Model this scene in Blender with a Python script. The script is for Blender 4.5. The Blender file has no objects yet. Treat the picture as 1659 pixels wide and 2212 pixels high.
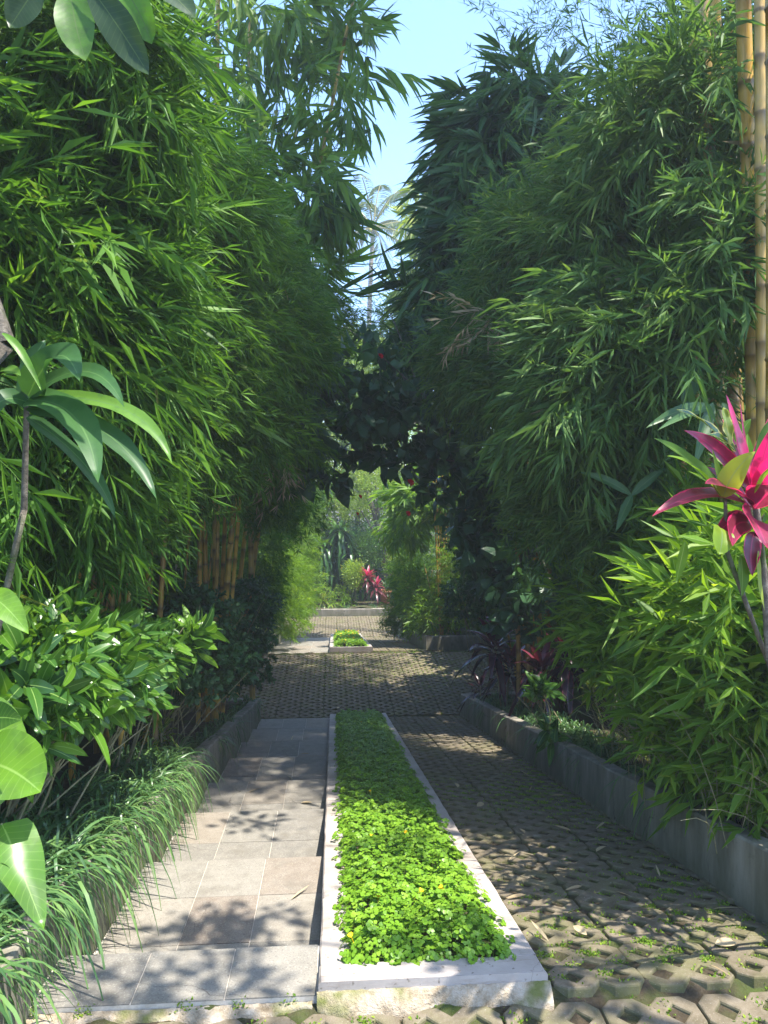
import bpy, math
import numpy as np
from mathutils import Vector, Euler, geometry

rad = math.radians
rng = np.random.default_rng(11)
VEIL_DENSITY = .0029
C = bpy.context.scene.collection
sc = bpy.context.scene
A = lambda *v: np.array(v, float)

# ------------------------------------------------------------------ camera
CAM = A(0, 0, 1.5)
F = 1600.0                                    # focal length in units of a 1659 x 2212 picture
ROT = np.array(Euler((rad(90 - 2.72), 0, rad(-3.95))).to_matrix())
def W(px, py, Y):
    """world point seen at (px, py) of the 1659x2212 photograph, at world depth Y"""
    d = ROT @ A((px - 829.5) / F, -(py - 1106) / F, -1.0)
    return CAM + d * (Y / d[1])
cam_d = bpy.data.cameras.new('camera')
cam = bpy.data.objects.new('camera', cam_d); C.objects.link(cam)
cam.location = CAM; cam.rotation_euler = (rad(90 - 2.72), 0, rad(-3.95))
cam_d.sensor_fit = 'VERTICAL'; cam_d.sensor_height = 36; cam_d.lens = F / 2212 * 36
cam_d.clip_end = 2000
sc.camera = cam

# ------------------------------------------------------------------ ground profile (the drive falls away from the viewer)
GY = [-80, 2.89, 2.93, 12.3, 17.0, 24.5, 29, 600]
GZ = [-0.642, -0.642, -0.6036, -2.534, -2.534, -3.83, -3.83, -3.83]
def gz(y): return np.interp(y, GY, GZ)
def slope(y): return (gz(y + .05) - gz(y - .05)) / .1

# ------------------------------------------------------------------ light
SUN = A(0.34, -0.20, 1.0); SUN /= np.linalg.norm(SUN)
elev = math.asin(SUN[2]); azim = math.atan2(SUN[0], SUN[1])
w = bpy.data.worlds.new('World'); sc.world = w; w.use_nodes = True
nt = w.node_tree; nt.nodes.clear()
sky = nt.nodes.new('ShaderNodeTexSky'); sky.sky_type = 'NISHITA'; sky.sun_disc = False
sky.sun_elevation = elev; sky.sun_rotation = azim; sky.air_density = 1.0; sky.dust_density = 1.0; sky.ozone_density = 6.5
bg = nt.nodes.new('ShaderNodeBackground'); bg.inputs[1].default_value = 0.135
out = nt.nodes.new('ShaderNodeOutputWorld')
nt.links.new(sky.outputs[0], bg.inputs[0]); nt.links.new(bg.outputs[0], out.inputs[0])
sd = bpy.data.lights.new('sun', 'SUN'); sd.energy = 3.0; sd.angle = rad(0.55); sd.color = (1.0, 0.94, 0.84)
so = bpy.data.objects.new('sun', sd); C.objects.link(so)
so.rotation_euler = Vector(tuple(SUN)).to_track_quat('Z', 'Y').to_euler()
sc.view_settings.view_transform = 'Standard'; sc.view_settings.look = 'None'
sc.view_settings.exposure = 2.1; sc.view_settings.gamma = 1.0
sc.cycles.max_bounces = 8; sc.cycles.diffuse_bounces = 4; sc.cycles.transmission_bounces = 6; sc.cycles.glossy_bounces = 2
sc.cycles.sample_clamp_indirect = 6

# ------------------------------------------------------------------ materials
def new_mat(name):
    m = bpy.data.materials.new(name); m.use_nodes = True
    n = m.node_tree; n.nodes.clear()
    o = n.nodes.new('ShaderNodeOutputMaterial')
    return m, n, o
def N(n, t, **kw):
    x = n.nodes.new(t)
    for k, v in kw.items(): setattr(x, k, v)
    return x
def mixc(n, fac, a, b, blend='MIX'):
    m = N(n, 'ShaderNodeMix', data_type='RGBA', blend_type=blend)
    for sock, val in ((m.inputs[0], fac), (m.inputs[6], a), (m.inputs[7], b)):
        if hasattr(val, 'is_linked') or hasattr(val, 'links'): n.links.new(val, sock)
        else: sock.default_value = val if not isinstance(val, tuple) or len(val) == 4 else (*val, 1)
    return m.outputs[2]
def ramp(n, fac, stops):
    r = N(n, 'ShaderNodeValToRGB'); cr = r.color_ramp
    while len(cr.elements) > 1: cr.elements.remove(cr.elements[-1])
    cr.elements[0].position = stops[0][0]; cr.elements[0].color = (*stops[0][1], 1)
    for p, c in stops[1:]:
        e = cr.elements.new(p); e.color = (*c, 1)
    n.links.new(fac, r.inputs[0]); return r.outputs[0]
def math_(n, op, a, b=0.0, clamp=False):
    m = N(n, 'ShaderNodeMath', operation=op, use_clamp=clamp)
    for s, v in ((m.inputs[0], a), (m.inputs[1], b)):
        if isinstance(v, (int, float)): s.default_value = v
        else: n.links.new(v, s)
    return m.outputs[0]
def noise(n, scale, detail=4, rough=.6, coord=None):
    t = N(n, 'ShaderNodeTexNoise'); t.inputs['Scale'].default_value = scale
    t.inputs['Detail'].default_value = detail; t.inputs['Roughness'].default_value = rough
    if coord is not None: n.links.new(coord, t.inputs['Vector'])
    return t.outputs[0]
def geo_pos(n): return N(n, 'ShaderNodeNewGeometry').outputs['Position']

def leaf_mat(name, stops, trans=.38, rough=.42, spec=.35, tcol=(1.25, 1.25, .55), edge=None, edge_at=.72, rib=None, rib_w=.10, bump=0.0, mottle=0.0, mott_col=None, mott_scale=40, veins=0):
    m, n, o = new_mat(name)
    at = N(n, 'ShaderNodeAttribute', attribute_name='lf')
    sp = N(n, 'ShaderNodeSeparateColor'); n.links.new(at.outputs['Color'], sp.inputs[0])
    var, u, v = sp.outputs[0], sp.outputs[1], sp.outputs[2]
    col = ramp(n, var, stops)
    au = math_(n, 'ABSOLUTE', math_(n, 'SUBTRACT', math_(n, 'MULTIPLY', u, 2.0), 1.0))
    pos = geo_pos(n)
    if mottle:
        nz = noise(n, mott_scale, 3, .6, pos)
        k = math_(n, 'MULTIPLY', math_(n, 'SUBTRACT', nz, .48), 8.0, True)
        col = mixc(n, math_(n, 'MULTIPLY', k, mottle), col, mott_col)
    if veins:
        q = math_(n, 'FRACT', math_(n, 'SUBTRACT', math_(n, 'MULTIPLY', v, veins), math_(n, 'MULTIPLY', au, 1.6)))
        k = math_(n, 'MULTIPLY', math_(n, 'SUBTRACT', .09, math_(n, 'ABSOLUTE', math_(n, 'SUBTRACT', q, .5))), 9.0, True)
        col = mixc(n, math_(n, 'MULTIPLY', k, .4), col, rib)
    if edge:
        nz = noise(n, 30, 2, .6, pos)
        k = math_(n, 'MULTIPLY', math_(n, 'SUBTRACT', math_(n, 'ADD', au, math_(n, 'MULTIPLY', math_(n, 'SUBTRACT', nz, .5), .5)), edge_at), 9.0, True)
        col = mixc(n, k, col, edge)
    if rib:
        k = math_(n, 'MULTIPLY', math_(n, 'SUBTRACT', rib_w, au), 1.0 / rib_w * 1.4, True)
        col = mixc(n, math_(n, 'MULTIPLY', k, .8), col, rib)
    b = N(n, 'ShaderNodeBsdfPrincipled'); n.links.new(col, b.inputs['Base Color'])
    b.inputs['Roughness'].default_value = rough; b.inputs['Specular IOR Level'].default_value = spec
    if bump:
        # side veins: waves running out from the midrib
        wv = math_(n, 'SINE', math_(n, 'ADD', math_(n, 'MULTIPLY', v, 95.0), math_(n, 'MULTIPLY', au, -14.0)))
        bp = N(n, 'ShaderNodeBump'); bp.inputs['Strength'].default_value = bump; bp.inputs['Distance'].default_value = .004
        n.links.new(wv, bp.inputs['Height']); n.links.new(bp.outputs[0], b.inputs['Normal'])
    tr = N(n, 'ShaderNodeBsdfTranslucent')
    tc = mixc(n, 1.0, col, (*tcol, 1), 'MULTIPLY'); n.links.new(tc, tr.inputs[0])
    mx = N(n, 'ShaderNodeMixShader'); mx.inputs[0].default_value = trans
    n.links.new(b.outputs[0], mx.inputs[1]); n.links.new(tr.outputs[0], mx.inputs[2])
    n.links.new(mx.outputs[0], o.inputs[0])
    return m

G = dict(
 fine=leaf_mat('fine_bamboo_leaf', [(0, (.04, .11, .018)), (.5, (.085, .20, .027)), (.9, (.16, .31, .035)), (.965, (.22, .34, .04)), (.98, (.30, .26, .11)), (1, (.34, .28, .14))], .45, .5, .25),
 fine_blue=leaf_mat('grey_green_bamboo_leaf', [(0, (.06, .13, .04)), (.5, (.11, .215, .058)), (.9, (.19, .30, .075)), (.965, (.19, .27, .08)), (.975, (.30, .25, .15)), (1, (.34, .28, .17))], .42, .5, .25),
 broad=leaf_mat('broad_bamboo_leaf', [(0, (.06, .14, .03)), (.5, (.13, .25, .045)), (.93, (.24, .38, .05)), (.97, (.25, .36, .05)), (1, (.42, .38, .12))], .5, .4, bump=.0, rib=(.16, .28, .08), rib_w=.12),
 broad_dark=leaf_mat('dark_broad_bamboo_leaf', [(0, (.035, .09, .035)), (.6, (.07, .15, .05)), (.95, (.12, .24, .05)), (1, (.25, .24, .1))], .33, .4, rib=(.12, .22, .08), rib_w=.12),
 pale=leaf_mat('pale_yellow_leaf', [(0, (.14, .22, .05)), (.6, (.26, .34, .07)), (1, (.45, .48, .12))], .45, .45),
 dwarf=leaf_mat('dwarf_bamboo_leaf', [(0, (.06, .15, .018)), (.5, (.14, .27, .025)), (.9, (.24, .38, .035)), (.96, (.34, .42, .06)), (.98, (.34, .26, .13)), (1, (.36, .28, .15))], .52, .45, .3, tcol=(1.5, 1.4, .5), rib=(.25, .36, .12), rib_w=.10),
 shrub=leaf_mat('glossy_shrub_leaf', [(0, (.025, .08, .018)), (.35, (.05, .14, .02)), (.6, (.095, .22, .022)), (.93, (.17, .34, .03)), (.98, (.30, .40, .04)), (.985, (.60, .36, .05)), (1, (.62, .33, .04))], .4, .3, .5, rib=(.28, .42, .12), rib_w=.09, bump=.03),
 darkshrub=leaf_mat('dark_shrub_leaf', [(0, (.03, .08, .028)), (.6, (.05, .135, .045)), (1, (.08, .19, .06))], .28, .36, .4, bump=.3),
 hibiscus=leaf_mat('hibiscus_leaf', [(0, (.03, .075, .04)), (.6, (.05, .12, .055)), (.93, (.09, .2, .07)), (1, (.14, .30, .09))], .3, .3, .5, bump=.5),
 tree=leaf_mat('far_tree_leaf', [(0, (.13, .23, .018)), (.45, (.24, .35, .03)), (.8, (.24, .34, .045)), (1, (.45, .46, .08))], .45, .45),
 grass=leaf_mat('mondo_grass_blade', [(0, (.04, .10, .035)), (.6, (.08, .175, .055)), (1, (.17, .29, .085))], .28, .33, .5),
 clover=leaf_mat('ground_cover_leaf', [(0, (.09, .21, .018)), (.5, (.18, .35, .025)), (.9, (.27, .45, .04)), (.96, (.30, .42, .05)), (1, (.42, .38, .08))], .36, .36, .4, rib=(.14, .36, .04), rib_w=.08),
 pink=leaf_mat('pink_cordyline_leaf', [(0, (.13, .02, .045)), (.45, (.30, .045, .09)), (.8, (.55, .03, .13)), (1, (.78, .03, .22))], .42, .28, .6, tcol=(1.3, .7, .9), edge=(.75, .04, .16), edge_at=.84, rib=(.5, .04, .14), rib_w=.10, mottle=.75, mott_col=(.17, .025, .045, 1), mott_scale=13),
 darkred=leaf_mat('dark_cordyline_leaf', [(0, (.03, .02, .026)), (.6, (.07, .026, .038)), (1, (.17, .03, .05))], .16, .26, .6, tcol=(1.6, .5, .6), edge=(.26, .02, .045), edge_at=.86),
 redmix=leaf_mat('red_cordyline_leaf', [(0, (.10, .03, .035)), (.45, (.22, .05, .06)), (.8, (.42, .04, .10)), (1, (.6, .06, .18))], .4, .3, .6, tcol=(1.3, .7, .8)),
 strap=leaf_mat('strap_leaf', [(0, (.03, .09, .025)), (.6, (.06, .16, .03)), (1, (.12, .25, .04))], .42, .3, .5, rib=(.13, .27, .07), rib_w=.06),
 corn=leaf_mat('corn_plant_leaf', [(0, (.035, .10, .035)), (.6, (.06, .15, .04)), (1, (.14, .28, .035))], .4, .4, .4, rib=(.11, .22, .07), rib_w=.08, mottle=.35, mott_col=(.03, .09, .03, 1), mott_scale=16),
 croton=leaf_mat('croton_leaf', [(0, (.03, .08, .015)), (.6, (.06, .15, .02)), (1, (.22, .30, .03))], .33, .26, .6, edge=(.50, .48, .10), edge_at=.74, rib=(.4, .42, .08), rib_w=.1),
 variegated=leaf_mat('variegated_leaf', [(0, (.10, .24, .03)), (.6, (.17, .34, .05)), (1, (.30, .45, .10))], .4, .32, .5, mottle=.75, mott_col=(.55, .62, .28, 1), mott_scale=22),
 bigleaf=leaf_mat('large_rounded_leaf', [(0, (.04, .11, .02)), (.5, (.10, .23, .025)), (1, (.17, .33, .03))], .42, .3, .5, rib=(.26, .42, .10), rib_w=.05, bump=0, veins=13, mottle=.5, mott_col=(.07, .14, .025, 1), mott_scale=12),
 plumeria=leaf_mat('plumeria_leaf', [(0, (.04, .08, .035)), (.5, (.065, .14, .035)), (1, (.14, .32, .03))], .5, .4, .4, rib=(.13, .2, .06), rib_w=.05, bump=.02, veins=17, mottle=.4, mott_col=(.05, .085, .03, 1), mott_scale=14),
 palm=leaf_mat('palm_frond', [(0, (.04, .08, .035)), (.6, (.09, .14, .05)), (.9, (.30, .33, .12)), (1, (.42, .34, .17))], .35, .4, .5),
 petal=leaf_mat('yellow_petal', [(0, (.85, .52, .01)), (1, (.95, .70, .02))], .3, .5, .2, tcol=(1, 1, 1)),
 redpetal=leaf_mat('red_petal', [(0, (.45, .012, .02)), (1, (.75, .03, .03))], .35, .5, .2, tcol=(1, .8, .8)),
 dry=leaf_mat('dry_leaf', [(0, (.30, .22, .12)), (.6, (.45, .36, .22)), (1, (.62, .55, .42))], .15, .7, .2),
 moss=leaf_mat('moss', [(0, (.07, .15, .012)), (.6, (.15, .26, .02)), (1, (.28, .36, .04))], .3, .7, .2),
)

def solid_mat(name, build, rough=.8, spec=.3, bump=None):
    m, n, o = new_mat(name)
    b = N(n, 'ShaderNodeBsdfPrincipled'); b.inputs['Roughness'].default_value = rough
    b.inputs['Specular IOR Level'].default_value = spec
    pos = geo_pos(n)
    col, h = build(n, pos)
    n.links.new(col, b.inputs['Base Color'])
    if h is not None:
        bp = N(n, 'ShaderNodeBump'); bp.inputs['Strength'].default_value = bump[0]; bp.inputs['Distance'].default_value = bump[1]
        n.links.new(h, bp.inputs['Height']); n.links.new(bp.outputs[0], b.inputs['Normal'])
    n.links.new(b.outputs[0], o.inputs[0]); return m

def _attr(n):
    at = N(n, 'ShaderNodeAttribute', attribute_name='lf')
    sp = N(n, 'ShaderNodeSeparateColor'); n.links.new(at.outputs['Color'], sp.inputs[0]); return sp.outputs
def b_culm(n, pos):
    s = _attr(n)
    base = ramp(n, s[0], [(0, (.20, .12, .035)), (.3, (.60, .33, .05)), (.55, (.64, .38, .06)), (.85, (.52, .34, .11)), (1, (.24, .24, .07))])
    st = N(n, 'ShaderNodeMapping'); st.inputs['Scale'].default_value = (60, 60, 3); n.links.new(pos, st.inputs[0])
    nz = noise(n, 1.0, 4, .7, st.outputs[0])
    c = mixc(n, math_(n, 'MULTIPLY', math_(n, 'SUBTRACT', nz, .5), 2.2, True), base, (.16, .10, .03, 1))
    nz2 = noise(n, 7, 3, .6, pos)
    c = mixc(n, math_(n, 'MULTIPLY', math_(n, 'SUBTRACT', nz2, .55), 3.0, True), c, (.42, .33, .22, 1))
    nz3 = noise(n, 2.2, 3, .6, pos); c = mixc(n, math_(n, 'MULTIPLY', math_(n, 'SUBTRACT', nz3, .56), 6.0, True), c, (.24, .17, .10, 1))
    c = mixc(n, math_(n, 'MULTIPLY', s[1], .8), c, (.13, .08, .04, 1))
    return c, nz
def b_bark(n, pos):
    nz = noise(n, 18, 6, .7, pos); nz2 = noise(n, 4, 3, .6, pos)
    c = ramp(n, nz, [(.3, (.06, .05, .04)), (.55, (.17, .145, .115)), (.75, (.30, .27, .22))])
    c = mixc(n, math_(n, 'MULTIPLY', math_(n, 'SUBTRACT', nz2, .5), 5.0, True), c, (.07, .11, .03, 1)); return c, nz
def b_palmbark(n, pos):
    wv = N(n, 'ShaderNodeTexWave'); wv.bands_direction = 'Z'; wv.inputs['Scale'].default_value = 2.2; wv.inputs['Distortion'].default_value = 2.5
    n.links.new(pos, wv.inputs[0])
    return ramp(n, wv.outputs[1], [(0, (.16, .13, .11)), (.4, (.36, .31, .27)), (1, (.45, .40, .36))]), wv.outputs[1]
def cracks(n, pos, c, scale, wd, col):
    v = N(n, 'ShaderNodeTexVoronoi'); v.feature = 'DISTANCE_TO_EDGE'; v.inputs['Scale'].default_value = scale
    nz = N(n, 'ShaderNodeTexNoise'); nz.inputs['Scale'].default_value = 5; nz.inputs['Detail'].default_value = 5; n.links.new(pos, nz.inputs['Vector'])
    va = N(n, 'ShaderNodeVectorMath', operation='MULTIPLY_ADD'); n.links.new(nz.outputs[1], va.inputs[0]); va.inputs[1].default_value = (.25, .25, .25); n.links.new(pos, va.inputs[2]); n.links.new(va.outputs[0], v.inputs['Vector'])
    k = math_(n, 'MULTIPLY', math_(n, 'SUBTRACT', wd, v.outputs[0]), 1.0 / wd, True)
    k = math_(n, 'MULTIPLY', k, math_(n, 'MULTIPLY', math_(n, 'SUBTRACT', noise(n, 1.3, 2, .5, pos), .42), 6.0, True))
    return mixc(n, math_(n, 'MULTIPLY', k, .85), c, col)
def b_wall(n, pos):
    st = N(n, 'ShaderNodeMapping'); st.inputs['Scale'].default_value = (4, 4, .9); n.links.new(pos, st.inputs[0])
    a = noise(n, 1.6, 6, .65, st.outputs[0]); f = noise(n, 90, 3, .6, pos); g = noise(n, 6, 5, .7, pos)
    c = ramp(n, a, [(.25, (.12, .11, .085)), (.5, (.23, .21, .17)), (.72, (.36, .325, .28))])
    c = mixc(n, math_(n, 'MULTIPLY', math_(n, 'SUBTRACT', g, .58), 6.0, True), c, (.13, .125, .085, 1))
    s = _attr(n)                                  # green-black damp band along the foot
    k = math_(n, 'MULTIPLY', s[1], math_(n, 'ADD', .2, math_(n, 'MULTIPLY', g, 1.2)), True)
    c = mixc(n, k, c, (.11, .12, .055, 1))
    c = cracks(n, pos, c, 1.1, .008, (.05, .045, .035, 1))
    return c, math_(n, 'ADD', math_(n, 'MULTIPLY', f, .4), g)
def b_coping(n, pos):
    a = noise(n, 2.2, 6, .7, pos); f = noise(n, 120, 3, .6, pos)
    st = N(n, 'ShaderNodeMapping'); st.inputs['Scale'].default_value = (2, 14, 14); n.links.new(pos, st.inputs[0])
    g = noise(n, 1.5, 6, .75, st.outputs[0])
    c = ramp(n, a, [(.28, (.24, .20, .17)), (.5, (.38, .335, .30)), (.72, (.48, .435, .40))])
    c = mixc(n, math_(n, 'MULTIPLY', math_(n, 'SUBTRACT', g, .56), 5.0, True), c, (.24, .18, .12, 1))
    c = cracks(n, pos, c, 1.6, .007, (.08, .06, .045, 1))
    sp = noise(n, 45, 2, .5, pos)
    c = mixc(n, math_(n, 'MULTIPLY', math_(n, 'SUBTRACT', sp, .66), 14.0, True), c, (.2, .17, .14, 1))
    return c, math_(n, 'ADD', math_(n, 'MULTIPLY', f, .35), g)
def b_tile(n, pos):
    s = _attr(n)
    base = ramp(n, s[0], [(0, (.18, .172, .155)), (.3, (.24, .228, .198)), (.55, (.29, .27, .23)), (.72, (.27, .232, .185)), (.85, (.235, .185, .145)), (1, (.20, .19, .165))])
    f = noise(n, 130, 3, .7, pos); g = noise(n, 11, 6, .75, pos)
    c = mixc(n, math_(n, 'MULTIPLY', math_(n, 'SUBTRACT', g, .38), 2.6, True), mixc(n, .35, base, (.12, .105, .085, 1)), mixc(n, g, base, (.29, .265, .225, 1)))
    c = mixc(n, math_(n, 'MULTIPLY', math_(n, 'SUBTRACT', f, .56), 7.0, True), c, (.34, .335, .29, 1))
    c = mixc(n, math_(n, 'MULTIPLY', math_(n, 'SUBTRACT', .42, f), 9.0, True), c, (.10, .09, .08, 1))
    h = noise(n, 4, 6, .72, pos)
    c = mixc(n, math_(n, 'MULTIPLY', math_(n, 'SUBTRACT', h, .52), 4.0, True), c, (.15, .135, .11, 1))
    c = cracks(n, pos, c, 1.3, .005, (.07, .06, .05, 1))
    return c, f
def b_grout(n, pos):
    g = noise(n, 30, 4, .7, pos); return ramp(n, g, [(.3, (.36, .32, .26)), (.7, (.55, .51, .45))]), g
def b_mortar(n, pos):
    g = noise(n, 16, 6, .75, pos); f = noise(n, 90, 3, .7, pos); h = noise(n, 5, 3, .6, pos)
    c = ramp(n, g, [(.3, (.20, .15, .09)), (.5, (.38, .31, .22)), (.7, (.50, .44, .36))])
    c = mixc(n, math_(n, 'MULTIPLY', math_(n, 'SUBTRACT', h, .52), 7.0, True), c, (.15, .16, .05, 1))
    return c, math_(n, 'ADD', g, math_(n, 'MULTIPLY', f, .6))
def b_paver(n, pos):
    s = _attr(n)
    g = noise(n, 9, 6, .7, pos); f = noise(n, 170, 3, .7, pos); h = noise(n, 2.3, 5, .65, pos); k2 = noise(n, 42, 4, .7, pos)
    c = ramp(n, g, [(.3, (.085, .070, .040)), (.52, (.155, .128, .088)), (.75, (.23, .195, .145))])
    c = mixc(n, math_(n, 'MULTIPLY', math_(n, 'SUBTRACT', h, .50), 5.0, True), c, mixc(n, k2, (.11, .115, .035, 1), (.17, .155, .09, 1)))
    c = mixc(n, math_(n, 'MULTIPLY', math_(n, 'SUBTRACT', f, .62), 9.0, True), c, (.38, .34, .28, 1))
    c = mixc(n, math_(n, 'MULTIPLY', math_(n, 'SUBTRACT', k2, .68), 14.0, True), c, (.45, .42, .36, 1))
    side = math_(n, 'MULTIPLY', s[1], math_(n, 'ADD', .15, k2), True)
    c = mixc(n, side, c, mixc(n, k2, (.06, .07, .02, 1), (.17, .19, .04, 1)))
    return c, math_(n, 'ADD', math_(n, 'MULTIPLY', f, .5), k2)
def b_soil(n, pos):
    g = noise(n, 20, 6, .75, pos); h = noise(n, 3.1, 4, .6, pos)
    c = ramp(n, g, [(.3, (.035, .028, .018)), (.55, (.07, .055, .035)), (.8, (.14, .11, .075))])
    c = mixc(n, math_(n, 'MULTIPLY', math_(n, 'SUBTRACT', h, .46), 5.0, True), c, (.06, .085, .02, 1)); return c, g
def b_terra(n, pos):
    g = noise(n, 9, 4, .6, pos); return ramp(n, g, [(.3, (.33, .12, .06)), (.7, (.46, .19, .11))]), g
def b_nut(n, pos):
    g = noise(n, 9, 4, .6, pos); return ramp(n, g, [(.3, (.24, .30, .06)), (.7, (.42, .36, .08))]), None
def b_stem(n, pos):
    g = noise(n, 30, 4, .6, pos); return ramp(n, g, [(.3, (.17, .17, .07)), (.7, (.34, .28, .17))]), g
MT = dict(culm=solid_mat('bamboo_culm', b_culm, .36, .5, (.12, .003)), bark=solid_mat('bark', b_bark, .9, .2, (.8, .02)),
          palmbark=solid_mat('palm_bark', b_palmbark, .9, .2, (.5, .04)), wall=solid_mat('kerb_concrete', b_wall, .85, .25, (.35, .008)),
          coping=solid_mat('planter_concrete', b_coping, .8, .3, (.35, .006)), tile=solid_mat('andesite_tile', b_tile, .75, .3, (.25, .002)),
          grout=solid_mat('grout', b_grout, .9, .2, (.3, .003)), mortar=solid_mat('rough_mortar', b_mortar, .9, .2, (1.0, .015)),
          paver=solid_mat('grass_paver_concrete', b_paver, .88, .25, (.6, .006)), soil=solid_mat('soil', b_soil, .95, .15, (1.0, .02)),
          terra=solid_mat('terracotta', b_terra, .8, .3, (.2, .004)), nut=solid_mat('coconut', b_nut, .6, .4), stem=solid_mat('woody_stem', b_stem, .8, .3, (.4, .004)))

# ------------------------------------------------------------------ mesh helpers (vertices, triangles, per-vertex (var, u, v))
def unit(v): return v / (np.linalg.norm(v, axis=-1, keepdims=True) + 1e-9)
class Buf:
    def __init__(s): s.v = []; s.t = []; s.a = []; s.n = 0
    def add(s, v, t, a):
        s.v.append(v); s.t.append(t + s.n); s.a.append(a); s.n += len(v); return s
    def addt(s, T): return s.add(*T)
    def get(s): return np.concatenate(s.v), np.concatenate(s.t), np.concatenate(s.a)
def obj(name, T, mat, parent=None, loc=None, smooth=False):
    if isinstance(T, Buf): T = T.get()
    v, t, a = T
    o0 = np.zeros(3) if loc is None else np.asarray(loc, float)
    me = bpy.data.meshes.new(name)
    me.vertices.add(len(v)); me.vertices.foreach_set('co', (v - o0).astype(np.float32).ravel())
    me.loops.add(len(t) * 3); me.loops.foreach_set('vertex_index', t.astype(np.int32).ravel())
    me.polygons.add(len(t)); me.polygons.foreach_set('loop_start', np.arange(0, len(t) * 3, 3, dtype=np.int32))
    me.polygons.foreach_set('loop_total', np.full(len(t), 3, np.int32))
    me.polygons.foreach_set('use_smooth', np.full(len(t), bool(smooth)))
    at = me.attributes.new('lf', 'FLOAT_COLOR', 'POINT')
    col = np.ones((len(v), 4), np.float32); col[:, :3] = a; at.data.foreach_set('color', col.ravel())
    me.update(calc_edges=True)
    me.materials.append(mat)
    o = bpy.data.objects.new(name, me); C.objects.link(o)
    if parent is not None: o.parent = parent
    elif loc is not None: o.location = tuple(o0)
    return o
def tag(o, label=None, cat=None, group=None, kind=None):
    if label: o['label'] = label
    if cat: o['category'] = cat
    if group: o['group'] = group
    if kind: o['kind'] = kind
    return o
def thing(name, label, cat, loc, group=None):
    o = bpy.data.objects.new(name, None); C.objects.link(o); o.location = tuple(loc); o.empty_display_size = .2
    return tag(o, label, cat, group)
def dup(root, loc, rotz, scale=1.0, label=None, group=None):
    r = root.copy(); C.objects.link(r); r.location = tuple(loc); r.rotation_euler = (0, 0, rotz); r.scale = (scale,) * 3
    if label: r['label'] = label
    if group: r['group'] = group
    for ch in list(root.children):
        c = ch.copy(); C.objects.link(c); c.parent = r
        for g in ch.children:
            d = g.copy(); C.objects.link(d); d.parent = c
    return r

PROF = dict(
  lance=lambda t: np.sin(np.pi * np.clip(t, 0, 1) ** .72) ** .85,
  strap=lambda t: np.clip(t * 9 + .35, 0, 1) * np.clip((1 - t) * 2.6, 0, 1) ** .75,
  oval=lambda t: np.sin(np.pi * t) ** .55,
  obov=lambda t: np.sin(np.pi * t ** 1.35) ** .7,
  heart=lambda t: np.sin(np.pi * np.clip(t, 0, 1) ** .5) ** .7,
  blade=lambda t: np.clip(t * 12 + .5, 0, 1) * (1 - t ** 3) + .02)
def leaves(base, d, up, L, Wd, droop=.15, rows=1, prof='lance', fold=.15, var=None, wave=0.0, curl=0.0):
    """N leaves at once. rows=1 gives kites of four vertices, more rows give a blade with a midrib."""
    n = len(base); d = unit(d)
    side = unit(np.cross(d, up)); nr = np.cross(side, d)
    L = np.broadcast_to(L, n)[:, None]; Wd = np.broadcast_to(Wd, n)[:, None]
    if var is None: var = rng.random(n)
    droop = np.broadcast_to(droop, n)[:, None]
    down = A(0, 0, -1)
    def P(t): return base + d * L * t * (1 - .25 * np.minimum(droop, 1.5) * t) + down * (droop * L * t * t) + nr * curl * L * np.sin(np.pi * t)
    if rows == 1:
        c = P(.42); lift = nr * fold * Wd
        V = np.stack([base, c + side * Wd * .5 + lift, P(1.0), c - side * Wd * .5 + lift], 1)
        T = np.array([[0, 1, 2], [0, 2, 3]])
        a = np.zeros((n, 4, 3)); a[:, :, 0] = var[:, None]; a[:, :, 1] = [.5, 1, .5, 0]; a[:, :, 2] = [0, .4, 1, .4]
    else:
        p = PROF[prof]; vs = []; us = []; vv = []
        for i in range(rows + 2):
            t = i / (rows + 1.0)
            c = P(t); wdt = Wd * .5 * float(p(np.array(t)))
            wv = nr * wave * Wd * np.sin(t * 16 + var[:, None] * 9); lift = nr * fold * wdt
            if i in (0, rows + 1): wdt = wdt * (0 if i else .25)
            vs += [c + side * wdt + lift + wv, c, c - side * wdt + lift - wv]; us += [1, .5, 0]; vv += [t] * 3
        V = np.stack(vs, 1); T = []
        for i in range(rows + 1):
            q = 3 * i
            for k in (0, 1): T += [[q + k, q + k + 1, q + k + 4], [q + k, q + k + 4, q + k + 3]]
        T = np.array(T); a = np.zeros((n, V.shape[1], 3)); a[:, :, 0] = var[:, None]; a[:, :, 1] = us; a[:, :, 2] = vv
    m = V.shape[1]
    tt = (T[None] + (np.arange(n) * m)[:, None, None]).reshape(-1, 3)
    return V.reshape(-1, 3), tt, a.reshape(-1, 3)
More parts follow.
